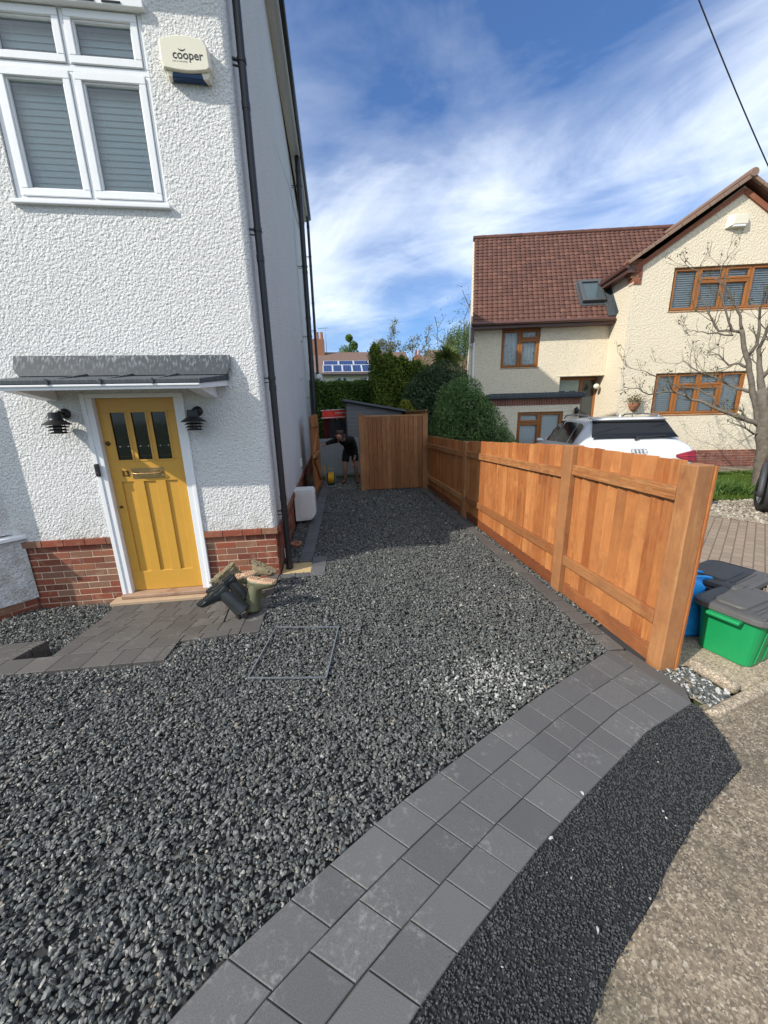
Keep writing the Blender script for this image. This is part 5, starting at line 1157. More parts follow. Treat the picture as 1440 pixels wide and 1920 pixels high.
tiles(rt,org,(1,0,0),eS,eN,7.2,SL,keep=keepmain,shear=.14*math.cos(TP_))
RF_=rt.build('roof',M['tile'],CH,True)
ru=MB(); q0=org-eN*.01; 
def rp(x,s,o=0): return Vector((x,.72,4.5))+eS*s+eN*o
ru.add([rp(-5.76,.02,-.01),rp(-1.47,.02,-.01),rp(-1.47,SL,-.01),rp(-5.42,SL,-.01)],[(0,1,2,3)]); ru.add([rp(-1.47,1.45,-.01),rp(1.0,1.45,-.01),rp(1.0,SL,-.01),rp(-1.47,SL,-.01)],[(0,1,2,3)])
bk_=Vector((0,math.cos(TP_),-math.sin(TP_))); top0=rp(-5.42,SL,-.01); top1=rp(3.5,SL,-.01); ru.add([top0,top1,top1+bk_*SL,top0+bk_*SL+Vector((.5,0,0))],[(0,1,2,3)]); ru.build('roof_underlay',M['gutterbrown'],RF_,True)
rd=MB(); x=-5.48
while x<1.6:
    y_,z_=.72+SL*math.cos(TP_),4.5+SL*math.sin(TP_); rd.tube([(x,y_,z_+.01),(x+.43,y_,z_+.01)],[.085,.092],10,random.random()); x+=.42
rd.build('ridge_tiles',M['tile'],RF_,True,smooth=False)
# gable roof slopes
gs=MB(); ang=math.atan2(AZ-5.68,AP+1.72); SLg=math.hypot(AZ-5.68,AP+1.72)
for sgn in (1,-1):
    u=Vector((0,1,0)) if sgn==-1 else Vector((0,1,0)); sl2=Vector((math.cos(ang)*sgn,0,math.sin(ang))); nr2=Vector((-math.sin(ang)*sgn,0,math.cos(ang)))
    og=Vector((AP-sgn*(AP+1.72),-.17,5.68)); tiles(gs,og,u,sl2,nr2,4.6,SLg,keep=None)
GR=gs.build('gable_roof',M['tile'],CH,True)
gu_=MB(); 
gu_.add([(-1.72,-.15,5.67),(AP,-.15,AZ-.01),(AP,5,AZ-.01),(-1.72,5,5.67)],[(0,1,2,3)]); gu_.add([(2*AP+1.72,-.15,5.67),(AP,-.15,AZ-.01),(AP,5,AZ-.01),(2*AP+1.72,5,5.67)],[(3,2,1,0)]); gu_.build('roof_underlay',M['gutterbrown'],GR,True)
vg=MB()
for sgn in (1,-1):
    a=Vector((AP-sgn*(AP+1.74),-.18,5.70)); b=Vector((AP,-.18,AZ+.05)); k=9
    for i in range(k):
        vg.beam(a+(b-a)*(i/k),a+(b-a)*((i+.97)/k),.10,.085,t=random.random())
vg.tube([(AP,-.26,AZ+.10),(AP,-.20,AZ+.10),(AP,1.2,AZ+.10),(AP,4,AZ+.10)],[.10,.115,.105,.105],12); vg.build('verge_tiles',simple('weathered_verge',(.24,.155,.11),.85,var=.35,scale=6,bump=.6,bs=40),GR,True,bevel=.01)
vb=MB()
for sgn in (1,-1):
    a=Vector((AP-sgn*(AP+1.46),-.012,5.66)); b=Vector((AP,-.012,AZ-.12)); vb.beam(a-Vector((0,0,.06)),b-Vector((0,0,.06)),.06,.12,t=.4)
vb.build('verge_brickwork',M['brick'],CH,True)
kn=MB(); 
for r in range(8):
    z=5.83-r*.078; x0=-1.66+max(0,r-3)*.055; x1=-1.24
    x=x0
    while x<x1-.01:
        e=min(x1,x+random.choice((.215,.105))); kn.box(x,-.028,z-.068,e-.008,.2,z,random.random()); x=e
kn.box(-1.47,-.02,5.21,-1.245,.19,5.83,m=1); kn.box(-1.62,-.02,5.56,-1.46,.19,5.83,m=1); kn.build('brick_corbel',[M['brick'],M['mortar']],CH,True)
# gutters, flashing
gt=MB(); gt.tube([(-5.84,.66,4.49),(-1.50,.66,4.49)],.055,10); gt.box(-5.8,.72,4.36,-1.46,.998,4.46); gt.box(-5.82,.74,3.98,-5.72,.86,4.4)
gt.tube([(-1.72,-.14,5.64),(-1.72,1.75,5.64)],.055,10); gt.beam((-1.60,-.1,5.56),(-1.60,1.7,5.56),.20,.14); gt.tube([(-1.70,1.66,5.60),(-1.70,1.66,5.30),(-1.62,1.60,5.20)],.035,8)
gt.build('gutter',M['gutterbrown'],CH,True,smooth=False)
ff=MB(); a=rp(-1.56,.05,.06); b=rp(-1.56,1.42,.06); ff.obox((a+b)/2,(1,0,0),eS,eN,.24,(b-a).length,.02); ff.obox((a+b)/2+Vector((.105,0,0))+eN*.07,(1,0,0),eS,eN,.012,(b-a).length,.14); ff.build('lead_flashing',M['lead'],CH,True)
wp=MB(); wp.tube([(-5.70,.93,4.0),(-5.70,.93,0)],.035,8); wp.box(-5.83,.92,3.9,-5.752,1.1,4.55); wp.build('white_downpipe',M['white'],CH,True)
gb=MB(); gk=lambda y:.14*(y-.72)
gb.prism([(-5.835,.98),(-5.752,.98),(-5.752+gk(6.3),6.3),(-5.835+gk(6.3),6.3)],0,4.2); gb.add([(-5.835+gk(.8),.8,4.2),(-5.835+gk(5.9),5.9,4.2),(-5.835+gk(3.2),3.2,7.72),(-5.752+gk(.8),.8,4.2),(-5.752+gk(5.9),5.9,4.2),(-5.752+gk(3.2),3.2,7.72)],[(0,1,2),(5,4,3),(0,3,4,1),(1,4,5,2),(2,5,3,0)]); gb.build('gable_end_wall',M['cream'],CH,True)
# roof window
sk1=MB(); 
def rq(x0,x1,s0,s1,o,h,mb,t=.5): mb.obox((rp(x0,s0,o)+rp(x1,s1,o))/2,(1,0,0),eS,eN,x1-x0,s1-s0,h,t)
s0,s1=(5.02-4.5)/math.sin(TP_),(5.76-4.5)/math.sin(TP_)
rq(-2.42,-1.60,s0-.10,s1+.05,.035,.03,sk1); SK=sk1.build('roof_window',M['lead'],CH,True)
sk2=MB()
for a in ((-2.36,-2.26,s0,s1),(-1.76,-1.66,s0,s1)): rq(*a,.10,.11,sk2)
rq(-2.258,-1.762,s0,s0+.10,.10,.11,sk2); rq(-2.258,-1.762,s1-.1,s1,.10,.11,sk2); sk2.build('window_frame',simple('grey_metal_frame',(.07,.075,.08),.4),SK,True,bevel=.008)
sk3=MB(); rq(-2.258,-1.762,s0+.102,s1-.102,.10,.02,sk3); sk3.build('pane',simple('sky_pane',(.06,.09,.10),.03),SK,True)
def wthing(name,label,cat,x,y,z,**k):
    p=ROOTM[CH.name]@Vector((x,y,z)); return thing(name,label,cat,p,CA,**k)
ab=wthing('alarm_box','plain white alarm box under the cream gable peak','alarm box',1.0,0,6.45)
c=MB(); o_=[(-.25,0),(.27,0),(.25,.30),(-.22,.30)]; i_=[(-.13,.06),(.24,.06),(.22,.28),(-.10,.28)]
c.loft([[(x,0,z) for x,z in o_],[(x,-.03,z) for x,z in o_],[(x,-.13,z) for x,z in i_]]); c.build('alarm_cover',M['alarm'],ab,True,bevel=.01); c=MB(); c.box(-.12,-.12,.01,.2,-.03,.055); c.build('alarm_base',M['white'],ab,True,bevel=.005)
hb=wthing('hanging_basket','terracotta wall basket of straggly plants on the cream house','wall basket',-.97,-.02,1.72)
c=MB(); rings=[]
for z,r in ((.0,.03),(.06,.10),(.16,.155),(.25,.18)):
    rings.append([(r*math.cos(a),-.2*(r/.18)*abs(math.sin(a))-.0,z) for a in np.linspace(0,math.pi,9)]+[(r*math.cos(a),0,z) for a in (math.pi,0)])
c.loft(rings); c.build('basket',M['terracotta'],hb,True,smooth=False)
Pw=np.array(ROOTM[hb.name])@np.c_[rng.normal(0,.13,260),-np.abs(rng.normal(.08,.07,260)),.27+np.abs(rng.normal(0,.12,260)),np.ones(260)].T
leaves(Pw.T[:,:3],rng.normal(0,1,(260,3)),.06,.4,.5,'foliage',m_leaf('dry_plant',[(0,(.09,.09,.04)),(1,(.28,.24,.12))],.3),None); o=bpy.context.scene.objects[-1] if False else [q for q in bpy.data.objects if q.name.startswith('foliage') and q.parent is None][-1]; o.parent=hb; o.matrix_local=ROOTM[hb.name].inverted()@Matrix.Translation(o.location)
wl=wthing('coach_lamp','small black coach lamp on the flat roofed porch corner','wall lamp',-2.62,.12,1.62)
c=MB(); c.box(-.03,-.012,.05,.03,0,.25); c.tube([(0,-.01,.22),(0,-.07,.28),(0,-.10,.24)],.01,6); c.build('lamp_bracket',M['blackmetal'],wl,True); c=MB(); c.lathe([(.03,0),(.055,.02),(.075,.17),(.09,.18),(.03,.25),(.01,.28)],Matrix.Translation((0,-.11,0)),6); c.build('lamp_cage',M['blackmetal'],wl,True)
w5=wthing('globe_lamp','white globe wall lamp in the cream house entrance','wall lamp',-1.62,1.2,2.55); c=MB(); c.lathe([(.01,-.09),(.07,-.06),(.09,0),(.07,.06),(.01,.09)],Matrix.Translation((0,-.1,0)),14); c.build('lamp_globe',M['alarm'],w5,True,smooth=True); c=MB(); c.tube([(0,0,.1),(0,-.1,.14),(0,-.1,.08)],.015,6); c.build('lamp_arm',M['blackmetal'],w5,True)

# ------------------------------------------------------------------ magnolia by the cream house
mg=thing('magnolia_tree','bare twisted magnolia with lichen bark and sparse buds before the cream wall','tree',(9.62,7.27,0))
VD=Vector((.8,.6,0))
def dp(p,o): return tuple(Vector(p)+VD*o)
tips=[]; mb=MB()
def limb(pts,r0,r1,o=0,twigs=True,n=8,k=None):
    q=[]; 
    for i,p in enumerate(pts): q.append(Vector(dp(p,o*i/max(1,len(pts)-1))))
    # subdivide with small wobble
    Q=[q[0]]
    for a,b in zip(q,q[1:]):
        for f in (.5,1): Q.append(a.lerp(b,f)+Vector((random.gauss(0,.012),random.gauss(0,.012),random.gauss(0,.012))))
    m=len(Q); r0*=.68; r1*=.72; rs=[r0+(r1-r0)*(i/(m-1))**.8 for i in range(m)]; mb.tube(Q,rs,n,cap=True)
    if twigs:
        for i in range(2,m):
            for _ in range(k or (2 if rs[i]<.05 else 1)):
                if random.random()<.62:
                    d_=(Q[i]-Q[i-1]).normalized(); a=d_.orthogonal(); a.rotate(Matrix.Rotation(random.uniform(0,6.28),3,d_)); nd=(d_*.7+a*random.uniform(.5,1.1)+Vector((0,0,.35))).normalized()
                    grow(mb,Q[i],nd,random.uniform(.22,.5),max(.0055,min(.016,rs[i]*.5)),random.choice((0,1,1)),tips,.6,.14,4,.0035,5)
    return Q
limb([(9.66,7.26,-.1),(9.64,7.28,.3),(9.60,7.32,.8),(9.56,7.35,1.11),(9.53,7.39,1.48),(9.47,7.47,1.92),(9.43,7.52,2.15)],.25,.135,0,False,14)
limb([(9.47,7.47,1.95),(9.41,7.56,2.35),(9.36,7.62,2.65),(9.33,7.66,3.0),(9.36,7.62,3.4),(9.42,7.55,4.0)],.12,.02,.05,True,10)
limb([(9.50,7.42,1.6),(9.53,7.38,2.0),(9.50,7.42,2.5),(9.47,7.48,3.0),(9.5,7.4,3.5),(9.55,7.3,4.3)],.13,.03,.3)
limb([(9.50,7.43,1.4),(9.44,7.51,1.7),(9.37,7.60,2.05),(9.28,7.73,2.58),(9.22,7.81,2.9),(9.16,7.89,3.23),(9.12,7.94,3.44)],.10,.055,-.1,False)
limb([(9.12,7.94,3.40),(9.04,8.05,3.42),(8.98,8.12,3.6),(8.87,8.27,4.11),(8.82,8.34,4.31)],.05,.014,-.3)
limb([(9.05,8.04,3.46),(8.89,8.25,3.5),(8.8,8.37,3.72),(8.69,8.52,4.09),(8.58,8.66,4.47),(8.54,8.71,4.85),(8.38,8.92,5.07),(8.31,9.02,5.27)],.04,.008,.2)
limb([(9.05,8.04,3.36),(8.86,8.28,3.45),(8.7,8.51,3.54),(8.61,8.61,3.58),(8.52,8.75,3.54)],.03,.006,.1)
limb([(9.13,7.93,3.44),(9.09,7.98,3.72),(9.01,8.09,3.99),(8.9,8.23,4.26),(8.79,8.38,4.55),(8.8,8.37,4.8),(8.87,8.28,5.03)],.045,.008,-.2)
limb([(9.23,7.79,2.88),(9.3,7.7,3.09),(9.29,7.71,3.4),(9.28,7.73,3.74),(9.28,7.73,3.91),(9.32,7.68,4.4)],.06,.015,-.3)
limb([(9.5,7.44,1.37),(9.39,7.58,1.48),(9.24,7.79,1.6),(9.05,8.03,1.74),(8.84,8.31,1.94),(8.64,8.58,2.1),(8.48,8.8,2.21),(8.23,9.13,2.13),(8.09,9.32,2.29),(7.9,9.56,2.36)],.09,.007,-.5,k=2)
limb([(9.05,8.03,1.74),(8.95,8.16,2.02),(8.79,8.38,2.22),(8.58,8.66,2.29),(8.32,9.0,2.54),(8.12,9.27,2.71),(7.87,9.61,2.85)],.04,.006,-.35,k=2)
limb([(9.36,7.61,2.12),(9.27,7.74,2.15),(9.13,7.93,2.27),(8.97,8.14,2.45),(8.8,8.36,2.58),(8.65,8.57,2.79),(8.52,8.74,2.93),(8.42,8.87,2.85)],.06,.007,.3,k=2)
limb([(9.27,7.73,2.64),(9.17,7.88,2.74),(9.07,8.01,2.7),(8.94,8.18,2.96),(8.81,8.35,2.98),(8.88,8.27,3.1)],.05,.008,-.2,k=2)
limb([(9.4,7.57,2.35),(9.55,7.35,2.7),(9.8,7.0,3.1),(10.1,6.7,3.7)],.07,.012,.2)
limb([(9.54,7.38,1.24),(9.47,7.48,1.2),(9.28,7.72,1.42)],.05,.02,-.3)
mb.build('trunk',M['bark2'],mg,smooth=True)
T_=np.array([tuple(a) for a,_ in tips]); idx=rng.integers(0,len(T_),900); leaves(T_[idx]+rng.normal(0,.035,(900,3)),rng.normal(0,1,(900,3)),.055,.45,.5,'crown',m_leaf('magnolia_bud',[(0,(.05,.06,.025)),(.6,(.12,.14,.05)),(1,(.26,.27,.10))],.3),mg)
# leafy clump in the lawn
cl=tag(blades('leaf_clump',[(7.9,6.75),(8.5,6.55),(8.55,6.95),(8.05,7.1)],420,.30,m_leaf('strap_leaf',[(0,(.06,.14,.03)),(1,(.20,.32,.09))],.35),.03,1.3,kind=None),'clump of long strap leaves growing in the lawn','plant')

# ------------------------------------------------------------------ cars
def car(name,label,P,loc,rz,paint,Lc=4.5,dark=False):
    """hatchback body lofted along y (0 = rear bumper), own parts"""
    t=thing(name,label,'car',loc,rz)
    W_,Hh=P['w'],P['h']
    # stations: y, half width, z sill, z belt, top half width, z top
    S=P['S']
    def ring(s):
        y,w_,zb,zl,wt,zt=s; h=[(0,zb),(w_*.86,zb),(w_*.97,zb+.12),(w_,zb+(zl-zb)*.55),(w_*.985,zl-.06),(w_*.955,zl),(wt+(w_*.955-wt)*.5,zl+(zt-zl)*.5),(wt+.02,zt-.05*(zt>zl+.1)),(wt*.82,zt+.008),(0,zt+.02)]
        return [(x,y,z) for x,z in h]+[(-x,y,z) for x,z in h[-2:0:-1]]
    b=MB(); b.loft([ring(s) for s in S]); body=b.build('body',paint,t,True,smooth=True); m=body.modifiers.new('sub','SUBSURF'); m.levels=2; m.render_levels=2
    def st(y):
        for a,c in zip(S,S[1:]):
            if a[0]<=y<=c[0]:
                f=(y-a[0])/(c[0]-a[0]+1e-9); return [p+(q-p)*f for p,q in zip(a,c)]
        return S[-1]
    # side windows
    for sg in (-1,1):
        for ya,yb in P['side']:
            k=6; lo=[];hi=[]
            for i in range(k+1):
                y=ya+(yb-ya)*i/k; s=st(y); zl,zt,w_,wt=s[3],s[5],s[1]*.955,s[4]
                za=zl+.045; zc=max(za+.012,zt-.085); g=lambda z: (w_+(wt+.02-w_)*(z-zl)/max(.05,zt-zl))
                lo.append((sg*(g(za)+.004),y,za)); hi.append((sg*(g(zc)+.010),y,zc))
            q=MB(); q.add(lo+hi,[(i,i+1,k+1+i+1,k+1+i) for i in range(k)]); q.build('side_window',M['cardark'],t,True)
    return t,st
M['cardark']=simple('tinted_car_glass',(.006,.007,.008),.05,var=.1,spec=.45)
M['carwhite']=simple('white_car_paint',(.60,.615,.63),.22,var=.02); M['cargrey']=simple('grey_brown_car_paint',(.085,.08,.07),.25,metal=.3,var=.05)
M['rubber']=simple('tyre_rubber',(.022,.022,.023),.8,var=.25,scale=20,bump=.5,bs=60); M['cladding']=simple('grey_cladding',(.045,.048,.052),.6,var=.15); M['alloy']=simple('alloy',(.5,.52,.54),.3,metal=.9)
M['chrome']=simple('dark_chrome',(.16,.17,.18),.2,metal=.9)
SUV=dict(w=.93,h=1.64,S=[(0,.74,.42,.80,.70,.82),(.03,.86,.36,.97,.78,1.02),(.10,.92,.30,1.09,.80,1.15),(.22,.945,.28,1.13,.77,1.22),(.34,.94,.28,1.14,.73,1.28),(.58,.93,.28,1.13,.66,1.50),(.72,.93,.28,1.13,.63,1.59),(.95,.93,.28,1.12,.62,1.63),(1.6,.93,.28,1.10,.62,1.65),(2.2,.93,.28,1.08,.62,1.63),(2.7,.93,.28,1.06,.61,1.56),(3.1,.92,.28,1.04,.64,1.36),(3.45,.92,.28,1.02,.76,1.09),(3.9,.90,.28,.98,.80,1.01),(4.25,.86,.30,.90,.70,.92),(4.42,.72,.36,.76,.55,.77)],side=[(.78,1.12),(1.20,2.02),(2.10,2.95)])
car1,st1=car('white_car','white car parked on the drive, rear window and ring emblem towards the fence',SUV,(5.16,5.80,.0),-R(17.7),M['carwhite'])
def wheel(parent,x,y,r,wd,side,steer=0):
    c=MB(); T=Matrix.Translation((x,y,r))@Matrix.Rotation(steer,4,'Z')@MYr
    c.lathe([(r*.62,-wd/2),(r*.9,-wd/2),(r*.985,-wd*.42),(r,-wd*.3),(r,wd*.3),(r*.985,wd*.42),(r*.9,wd/2),(r*.62,wd/2)],T,40,cap=False)
    for k in (-.18,0,.18): c.lathe([(r*1.001,k*wd-.006),(r*1.006,k*wd),(r*1.001,k*wd+.006)],T,40,cap=False)
    o=c.build('wheel',M['rubber'],parent,True,smooth=True); d_=MB(); d_.lathe([(r*.63,-wd*.44),(r*.6,-wd*.2),(.001,-wd*.15)],T,30,cap=False); d_.lathe([(.001,wd*.15),(r*.6,wd*.2),(r*.63,wd*.44)],T,30,cap=False)
    for k in range(5):
        a=2*math.pi*k/5
        for s_ in (-1,1): d_.beam(T@Vector((.03*math.cos(a),.03*math.sin(a),s_*wd*.36)),T@Vector((r*.6*math.cos(a),r*.6*math.sin(a),s_*wd*.4)),.06,.03)
    d_.build('rim',M['alloy'],o,True)
for x in (-.80,.80):
    for y in (.85,3.45): wheel(car1,x,y,.35,.23,x)
    c=MB(); c.tube([(x*.985+.01*(-1 if x<0 else 1)+.0,y,.35+0) for y in (0.0,)]+[(x,0,0)],.001,3) if False else None
# rear screen, spoiler, lights, emblem, wiper, rails, mirrors
def topz(y): return st1(y)[5]
c=MB(); ys=[.305,.40,.50,.60,.665]; L_=[]
for y in ys: s=st1(y); f=(y-.305)/.36; L_.append((s[4]*.93+.01,y-.028,s[5]+.048))
k=len(ys); c.add([(-x,y,z) for x,y,z in L_]+[(x,y,z) for x,y,z in L_],[(i,k+i,k+i+1,i+1) for i in range(k-1)]); c.build('rear_window',M['cardark'],car1,True)
c=MB(); c.loft([[(x,.56,1.625),(x,.80,1.66),(x,.80,1.645),(x,.575,1.60)] for x in (-.60,-.3,0,.3,.60)]); sp_=c.build('spoiler',M['carwhite'],car1,True,smooth=True); c=MB(); c.box(-.585,.585,1.575,.585,.66,1.60); c.build('spoiler_trim',M['black'],sp_,True)
for sg in (-1,1):
    c=MB(); c.loft([[(sg*.58,.01,.985),(sg*.58,.02,1.03),(sg*.58,.2,1.03),(sg*.58,.2,.985)],[(sg*.74,-.015,.93),(sg*.74,.02,1.075),(sg*.74,.22,1.075),(sg*.74,.2,.93)],[(sg*.88,.015,.895),(sg*.88,.06,1.10),(sg*.86,.30,1.10),(sg*.86,.30,.91)],[(sg*.962,.13,.91),(sg*.955,.18,1.095),(sg*.92,.36,1.095),(sg*.92,.36,.93)],[(sg*.975,.34,.96),(sg*.972,.38,1.07),(sg*.93,.46,1.06),(sg*.93,.46,.98)]]); lt_=c.build('rear_light',simple('red_lamp_glass',(.22,.008,.02),.1) if 'red_lamp_glass' not in bpy.data.materials else bpy.data.materials['red_lamp_glass'],car1,True,bevel=.012,segs=3)
    c=MB(); c.tube([(sg*.62,.008,1.005),(sg*.74,-.004,1.015),(sg*.88,.03,1.02),(sg*.962,.15,1.02)],.006,6); c.build('lamp_strip',simple('bright_red_strip',(.55,.03,.05),.2) if 'bright_red_strip' not in bpy.data.materials else bpy.data.materials['bright_red_strip'],lt_,True)
    c=MB(); c.tube([(sg*.60,.80,1.635),(sg*.605,.9,1.69),(sg*.61,1.6,1.71),(sg*.61,2.3,1.69),(sg*.60,2.5,1.62)],.016,8); c.build('roof_rail',M['alloy'],car1,True,smooth=True)
    c=MB(); c.loft([[(sg*.93,2.78,1.09),(sg*.93,2.84,1.12),(sg*.93,2.86,1.08),(sg*.93,2.80,1.06)],[(sg*1.02,2.76,1.10),(sg*1.02,2.84,1.19),(sg*1.02,2.92,1.14),(sg*1.02,2.84,1.04)],[(sg*1.13,2.78,1.10),(sg*1.13,2.84,1.17),(sg*1.13,2.92,1.13),(sg*1.13,2.84,1.06)]]); c.build('wing_mirror',M['carwhite'],car1,True,smooth=True,sub=1)
def ringtube(mb,cx,cy,cz,r,rr,tilt): mb.tube([(cx+r*math.cos(a),cy+r*math.sin(a)*math.sin(tilt),cz+r*math.sin(a)*math.cos(tilt)) for a in np.linspace(0,2*math.pi,25)],rr,6,cap=False)
c=MB()
for i in range(4): ringtube(c,-.087+i*.058,.034+.002*(i%2),1.095,.039,.0045,R(28))
c.build('ring_emblem',M['chrome'],car1,True,smooth=True)
c=MB(); c.tube([(.02,.255,1.315),(.30,.265,1.325),(.50,.29,1.335)],.012,6); c.tube([(0,.235,1.27),(.05,.25,1.31)],.02,6); c.build('rear_wiper',M['black'],car1,True)
c=MB(); c.box(-.26,-.012,.66,.26,.012,.77); c.build('number_plate',simple('plate_yellow',(.6,.45,.03),.5),car1,True); c=MB(); c.box(-.78,.0,.34,.78,.06,.5); c.build('rear_bumper_trim',M['cladding'],car1,True,bevel=.02)
c=MB(); c.lathe([(.03,0),(.02,.03),(.004,.05)],Matrix.Translation((0,1.0,1.65)),10); c.build('roof_aerial',M['carwhite'],car1,True)
c=MB(); c.add([(-.62,3.42,1.12),(.62,3.42,1.12),(.58,2.76,1.56),(-.58,2.76,1.56)],[(0,1,2,3)]); c.build('windscreen',M['cardark'],car1,True)
for sg in (-1,1):
    c=MB(); c.loft([[(sg*.55,4.36,.72),(sg*.55,4.34,.80),(sg*.55,4.2,.80),(sg*.55,4.2,.72)],[(sg*.84,4.20,.74),(sg*.84,4.18,.84),(sg*.84,4.0,.84),(sg*.84,4.0,.74)]]); c.build('headlight',M['alloy'],car1,True)
# dark car on the right, only its front corner shows
DC=thing('dark_car','grey brown car with black wheel arch trim beside the lawn','car',(7.89,4.82,0),R(-52))
# local y = forwards (towards camera-left is -x side); the wheel nearest the lawn sits at (-.75,-.95)
def dring(y,w_,zb,zl,wt,zt): 
    h=[(0,zb),(w_*.9,zb),(w_,zb+.15),(w_,zl-.1),(w_*.96,zl),(wt,zt),(wt*.8,zt+.02),(0,zt+.03)]; return [(x,y,z) for x,z in h]+[(-x,y,z) for x,z in h[-2:0:-1]]
b=MB(); b.loft([dring(*s) for s in [(-.72,.46,.34,.70,.36,.74),(-.66,.56,.32,.84,.48,.87),(-.54,.66,.32,.92,.58,.95),(-.44,.78,.70,.96,.66,.99),(-.33,.85,.76,.97,.70,1.0),(.36,.86,.74,1.02,.72,1.06),(.48,.87,.30,1.03,.74,1.09),(1.0,.87,.25,1.04,.70,1.30),(1.4,.87,.25,1.05,.62,1.48),(2.2,.87,.25,1.05,.60,1.52),(3.0,.86,.28,1.02,.58,1.45),(3.5,.82,.34,.95,.6,1.0)]]); o=b.build('body',M['cargrey'],DC,True,smooth=True); m=o.modifiers.new('sub','SUBSURF'); m.levels=2; m.render_levels=2
b=MB(); b.box(-.58,-.5,.25,.58,.45,.8); b.build('underbody',M['black'],DC,True)
for sg in (-1,1):
    wheel(DC,sg*.76,.02,.345,.24,sg,R(12) if sg<0 else R(12)); wheel(DC,sg*.75,2.62,.345,.22,sg)
    c=MB(); pts=[(sg*.875,.0+.43*math.cos(a),.36+.45*math.sin(a)) for a in np.linspace(-.35,math.pi+.1,16)]; c.tube(pts,[.045]*16,8); c.build('wheel_arch_trim',M['cladding'],DC,True,smooth=True)
    c=MB(); c.box(sg*.80-.06,.42,.22,sg*.80+.075,2.2,.36); c.build('sill_trim',M['cladding'],DC,True,bevel=.03)
    c=MB(); c.loft([[(sg*.36,-.71,.66),(sg*.36,-.70,.78),(sg*.36,-.5,.80),(sg*.36,-.5,.66)],[(sg*.60,-.60,.68),(sg*.59,-.58,.80),(sg*.60,-.4,.82),(sg*.60,-.4,.68)]]); c.build('headlight',M['cardark'],DC,True)
c=MB(); c.add([(-.66,.62,1.12),(.66,.62,1.12),(.6,1.32,1.46),(-.6,1.32,1.46)],[(0,1,2,3)]); c.build('windscreen',M['cardark'],DC,True)

# ------------------------------------------------------------------ recycling boxes and bag
M['binlid']=simple('black_bin_lid',(.085,.082,.078),.6,var=.35,scale=5,bump=.15); M['green']=simple('green_box_plastic',(.008,.27,.085),.4,var=.08,scale=4)
def rrect(cx,cy,w_,d_,r,z,n=5):
    o=[]
    for (sx,sy,a0) in ((1,-1,-90),(1,1,0),(-1,1,90),(-1,-1,180)):
        for i in range(n+1): a=R(a0+90*i/n); o.append((cx+sx*(w_/2-r)+r*math.cos(a),cy+sy*(d_/2-r)+r*math.sin(a),z))
    return o
def bin_(label,loc,rz,colour,lidz=.37):
    t=thing('recycling_box',label,'recycling box',loc,rz,group='lidded recycling boxes behind the fence end')
    c=MB(); c.loft([rrect(0,0,.46,.32,.06,0),rrect(0,0,.465,.325,.06,.01),rrect(0,0,.53,.39,.07,lidz-.035),rrect(0,0,.56,.42,.075,lidz-.034),rrect(0,0,.562,.422,.075,lidz-.005)]); bx=c.build('box_body',colour,t,True,smooth=False,bevel=.004)
    c=MB()
    for x in (-.17,-.06,.06,.17): c.beam((x,-.168,.03),(x,-.20,lidz-.05),.012,.006,up=(0,-1,0)); c.box(x-.004,-.215,lidz-.075,x+.004,-.2,lidz-.036)
    c.build('box_rib',colour,bx,True)
    c=MB(); c.loft([[(-.345,-.10,lidz-.055),(-.275,-.10,lidz-.055),(-.275,-.10,lidz-.03),(-.345,-.10,lidz-.03)],[(-.345,.10,lidz-.055),(-.275,.10,lidz-.055),(-.275,.10,lidz-.03),(-.345,.10,lidz-.03)]]); c.build('handle',colour,t,True,bevel=.008); c=MB(); c.loft([[(.275,-.10,lidz-.055),(.345,-.10,lidz-.055),(.345,-.10,lidz-.03),(.275,-.10,lidz-.03)],[(.275,.10,lidz-.055),(.345,.10,lidz-.055),(.345,.10,lidz-.03),(.275,.10,lidz-.03)]]); c.build('handle',colour,t,True,bevel=.008)
    c=MB(); c.loft([rrect(0,0,.60,.46,.085,lidz-.03),rrect(0,0,.61,.47,.09,lidz-.02),rrect(0,0,.60,.46,.088,lidz+.012),rrect(0,0,.54,.40,.07,lidz+.022),rrect(0,0,.53,.39,.07,lidz+.016)]); ld_=c.build('lid',M['binlid'],t,True,bevel=.004)
    c=MB(); c.loft([rrect(-.02,.03,.40,.20,.05,lidz+.0165),rrect(-.02,.03,.385,.185,.045,lidz+.034)])
    for y in (-.14,-.11): c.box(-.20,y,lidz+.0165,.18,y+.012,lidz+.024)
    for a in ((-.27,-.20),(.16,-.2)): c.box(a[0],a[1],lidz+.013,a[0]+.1,a[1]+.016,lidz+.03)
    c.build('lid_ridge',M['binlid'],ld_,True,bevel=.005); return t
bin_('green recycling box with black lid beside the near fence post',(2.985,2.135,-.008),R(16),M['green'],.39)
bin_('black lidded box standing behind the green recycling box',(3.28,2.56,-.008),R(20),simple('black_box_plastic',(.03,.031,.033),.5),.40)
bg_=thing('blue_bag','crumpled blue woven bag wedged between the fence and the boxes','bag',(2.72,2.47,-.01))
c=MB(); rings=[]
for j in range(14):
    f=j/13; z=.0+.47*f; ww=.20*(1+.10*math.sin(f*9))*(1-.25*f**3); dd_=.15*(1-.35*f**2); rings.append([(ww*math.copysign(abs(math.cos(a))**.6,math.cos(a))*(1+.07*math.sin(5*a+j*1.7)+random.uniform(-.03,.03)),dd_*math.copysign(abs(math.sin(a))**.6,math.sin(a))*(1+.08*math.sin(4*a+j*2.1)),z+.02*math.sin(3*a+j)) for a in np.linspace(0,2*math.pi,29)[:-1]])
c.loft(rings,cap=True); bm_=simple('blue_woven_plastic',(.025,.36,.88),.4,var=.18,scale=9,bump=.5,bs=28); bb=c.build('bag_body',bm_,bg_,True,smooth=True)
c=MB()
